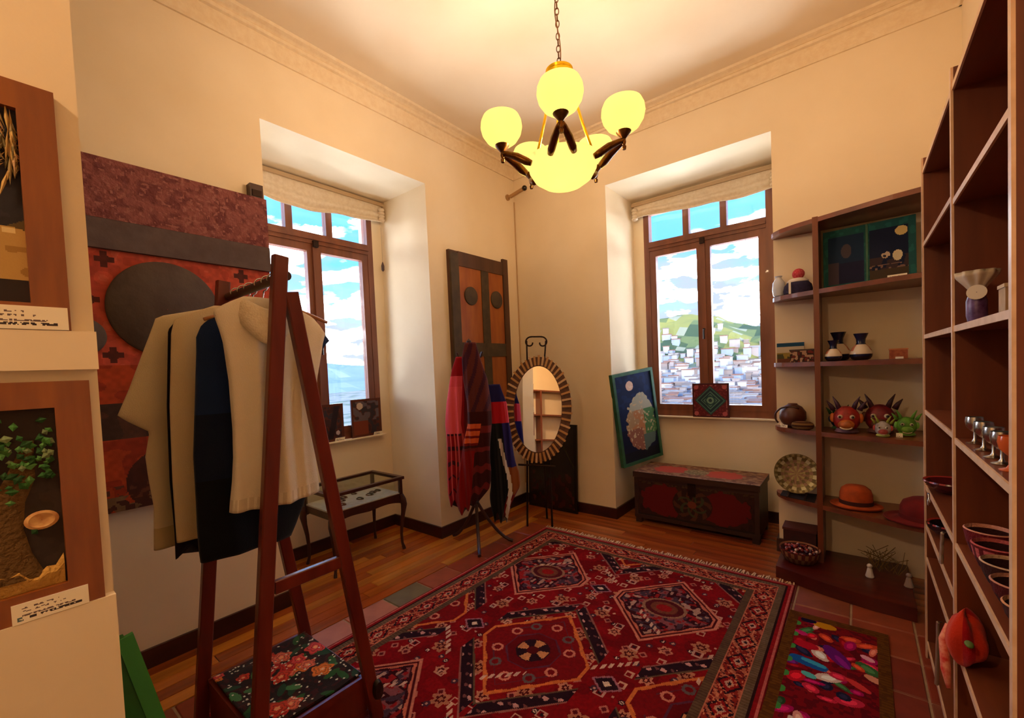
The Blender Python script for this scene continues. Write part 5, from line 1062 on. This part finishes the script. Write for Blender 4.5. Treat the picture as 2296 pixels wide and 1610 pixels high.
o = mb.build('straws', mat('dry_straw', (120, 90, 40), rough=.9), root); o['kind'] = 'stuff'

# ================================================================= TALL BOOKCASE
BXF, BXB = 2.99, 3.235; PYs = (-.93, -1.70, -2.36); BT = 2.20
bk = thing('bookcase', 'tall dark wood bookcase with pale front edges along the right wall', 'bookcase', (3.1, -1.65, 0))
for y in PYs:
    MB().box(BXF+.004, BXB, y-.011, y+.011, 0.0, BT+.05).build('upright', M_shelfv, bk); MB().box(BXF-.002, BXF+.004, y-.011, y+.011, 0.0, BT+.05).build('edge_band', M_edge, bk)
BZ = (.08, .47, .80, 1.13, 1.475, 1.86, BT)
for a, b, zs in ((PYs[0]-.011, PYs[1]+.011, (.08, .47, .62, .80, 1.14, 1.475, 1.88, BT)), (PYs[1]-.011, PYs[2]+.011, BZ)):
    for zz_ in zs:
        MB().box(BXF+.006, BXB, b, a, zz_-.018, zz_).build('shelf', M_shelf, bk); MB().box(BXF+.001, BXF+.006, b, a, zz_-.018, zz_).build('edge_band', M_edge, bk)
MB().box(BXB-.006, BXB, PYs[2], PYs[0], 0, BT).build('back_panel', M_shelfv, bk)
# sheer hat-shaped bag on the 1.475 shelf
def bpos(px, py, X): return onX(px, py, X)
p = bpos(2190, 690, 3.022); z = 1.4755
root = thing('gift_bag', 'small purple gift bag with sheer white ruffle and round label on the bookcase', 'gift bag', (p[0], p[1], z))
MB().lathe([(.020, 0), (.024, .02), (.024, .06), (.016, .085), (.014, .092)], (p[0], p[1], z), 20, sx=.9).build('pouch', mat('purple_satin', (64, 26, 82), (120, 90, 140), rough=.4, scale=40), root, smooth='auto')
MB().lathe([(.014, .088), (.026, .108), (.040, .128), (.042, .142), (.037, .128), (.022, .108)], (p[0], p[1], z), 40, cap=False, wob=lambda t, j: 1+.10*math.sin(9*t)*(j > 0)).build('ruffle', mat('sheer_white', (206, 192, 172), rough=.8), root, smooth=True)
dcam = CAM-np.array((p[0], p[1], z+.06)); dcam[2] = 0; dcam /= np.linalg.norm(dcam); MB().lathe([(.001, .0), (.020, 0), (.020, .002), (.001, .002)], np.array((p[0], p[1], z+.082))+dcam*.028, 24, axis=dcam, cap=False).build('round_label', M_white, root)
p = bpos(2276, 672, 3.04); root = thing('beige_carton', 'small beige carton at the near end of the bookcase shelf', 'box', (p[0], p[1], z))
MB().box(3.02, 3.07, p[1]-.03, p[1]+.03, z, z+.062).build('body', mat('carton', (186, 160, 128), (166, 138, 104), rough=.8, scale=30), root); MB().box(3.018, 3.072, p[1]-.032, p[1]+.032, z+.062, z+.070).build('lid', mat('carton_lid', (206, 184, 150), rough=.8), root)
# silver goblets
z = 1.1305; k = 0
for px, py in ((2186, 985), (2206, 1008), (2228, 1030), (2247, 1050), (2266, 1070)):
    p = bpos(px, py, 3.02); s_ = 1.1
    o = MB().lathe([(r*s_, h*s_) for r, h in ((.016, 0), (.017, .002), (.006, .006), (.003, .012), (.003, .030), (.008, .034), (.016, .044), (.019, .058), (.017, .070), (.016, .070), (.0175, .057), (.014, .045), (.001, .037))], (3.02, p[1], z), 18, cap=False).build('goblet', M_silver if k != 4 else mat('orange_glass', (206, 96, 46), rough=.2), smooth='auto')
    tag(o, ('small silver goblet farthest along the bookcase shelf', 'second small silver goblet from the far end of its row', 'middle goblet of the row of five', 'fourth small silver goblet, next to the orange one', 'orange goblet at the near end of the row')[k], 'goblet', 'goblets in a row on the bookcase'); k += 1
# bead edged baskets on the .80 shelf
z = .8005
for k, y in enumerate((-1.785, -1.895, -2.005, -2.115, -2.225)):
    c1, c2 = [((110, 20, 30), (214, 150, 130)), ((96, 14, 24), (190, 90, 90)), ((60, 24, 24), (206, 170, 140)), ((84, 20, 24), (200, 140, 120)), ((70, 30, 26), (210, 150, 110))][k]
    C1, C2 = c8(*c1), c8(*c2); hh = (.075, .068, .06, .055, .05)[k]
    tag(MB().lathe([(.024, 0, C1), (.038, .006, wv(C1, c8(*[int(q*.6) for q in c1]))), (.048, hh*.5, wv(C1, C2) if k == 1 else C1), (.053, hh*.9, C1), (.054, hh, C2), (.051, hh+.003, C2), (.048, hh*.9, c8(50, 14, 16)), (.036, .012, c8(50, 14, 16)), (.001, .008, c8(50, 14, 16))], (3.052, y, z), 30, cap=False).build('beaded_bowl', MATS['basketry'], smooth='auto'),
        ('dark red woven bowl with pale rim, farthest in the bookcase row', 'red woven bowl with beaded sides, second from the far end', 'dark brown woven bowl with thick pale rim, middle of the row', 'dark red woven bowl with salmon rim, fourth in the row', 'brown woven bowl nearest in the bookcase row')[k], 'bowl', 'woven bowls in a row on the bookcase')
# red cloth bag on the .47 shelf, hanging over its edge
z = .4705; mb = MB(); c0 = np.array((3.0, -1.80, z+.075)); nlat, nlon = 16, 26; v = []; f = []
for j in range(nlat+1):
    ph = PI*j/nlat
    for i in range(nlon):
        t = 2*PI*i/nlon; r = 1+.14*math.sin(3*t+ph*2)+.08*math.sin(7*t); v.append(c0+np.array((.042*r*math.sin(ph)*math.cos(t), .066*r*math.sin(ph)*math.sin(t), max(-.074, .076*math.cos(ph)*(1+.2*math.sin(2*t))))))
cl = []
for j in range(nlat):
    for i in range(nlon): f.append((j*nlon+i, (j+1)*nlon+i, (j+1)*nlon+(i+1) % nlon, j*nlon+(i+1) % nlon)); cl.append(c8(*((206, 52, 26) if (i//3) % 3 else (170, 16, 22))))
root = thing('red_cloth_bag', 'bright red and orange cloth bag lying on the lower bookcase shelf', 'bag', (3.0, -1.80, z)); mb.add(v, f, cl).build('bag_body', M_cloth, root, smooth=True)
MB().tube([(2.97, -1.77, z+.09), (2.955, -1.79, z+.05), (2.955, -1.83, z-.02), (2.958, -1.86, z-.06)], [.010, .012, .012, .006], 8).build('strap', mat('red_strap', (196, 40, 30), (226, 150, 120), rough=.8, scale=60), root, smooth=True)
MB().ball((2.995, -1.895, z+.105), .010, 12, 8, sc=(1, 1.8, .7)).build('green_tassel', mat('green_tassel', (96, 120, 50), rough=.9), root, smooth=True)
# pale beaded necklaces on the lowest visible shelf
z = .0805
for k in range(3):
    y = -1.85-.13*k; ring = [(3.06+.045*math.cos(t), y+.05*math.sin(t), z+.006) for t in np.linspace(0, 2*PI, 22)[:-1]]; mb = MB()
    for q in ring: mb.ball(q, .0062, 6, 5)
    tag(mb.build('bead_necklace', mat(('bead_pale', 'bead_red', 'bead_brown')[k], ((176, 150, 120), (150, 60, 60), (110, 70, 50))[k], rough=.4), smooth=True), ('pale bead necklace on the bottom bookcase shelf', 'red bead necklace on the bottom bookcase shelf', 'brown bead necklace on the bottom bookcase shelf')[k], 'necklace')
# bay one: two bowls and hanging silver chains
for zz_, r, c, lab in ((.8005, .085, (86, 24, 30), 'dark bowl with red dotted rim at the bookcase end'), (.6205, .075, (40, 24, 30), 'smaller black bowl with red rim on the shelf below another bowl')):
    C1 = c8(*c); CR = c8(170, 60, 56); y = -1.06 if zz_ > .7 else -1.07; tag(MB().lathe([(.03, 0, C1), (.05, .008, C1), (.075, .03, C1), (r+.004, .048, lambda f_, j: CR if int(f_*30) % 2 else C1), (r+.002, .054, CR), (r-.006, .05, C1), (.05, .016, C1), (.001, .012, C1)], (3.06, y, zz_), 30, cap=False).build('lacquer_bowl', M_gloss, smooth='auto'), lab, 'bowl')
for k, (px, y0_, y1_, lab) in enumerate(((2113, 1195, 1262, 'short silver chain hanging from the bookcase end'), (2103, 1395, 1535, 'long silver chain hanging low at the bookcase end'))):
    a, b = bpos(px, y0_, 2.982), bpos(px-3, y1_, 2.982); root = thing('silver_chain', lab, 'chain', b); n_ = 14
    MB().tube([a+(b-a)*t+np.array((0, .004*math.sin(t*20), 0)) for t in np.linspace(0, 1, n_)], [.005+.003*math.sin(t*40)**2 for t in np.linspace(0, 1, n_)], 7).build('links', mat('dull_silver', (196, 186, 170), rough=.35, metal=.6), root, smooth='auto')
    MB().tube([a, a+np.array((.012, 0, .004))], .002, 6).build('hook', M_iron, root)
p = bpos(2082, 1120, 2.98); tag(MB().tube([p+np.array((0, .018*math.cos(t), .024*math.sin(t))) for t in np.linspace(0, 2*PI, 18)[:-1]], .0035, 7, closed=True).build('wire_loop', M_silver, smooth=True), 'pale wire loop hanging at the bookcase end beside the black bowl', 'loop')
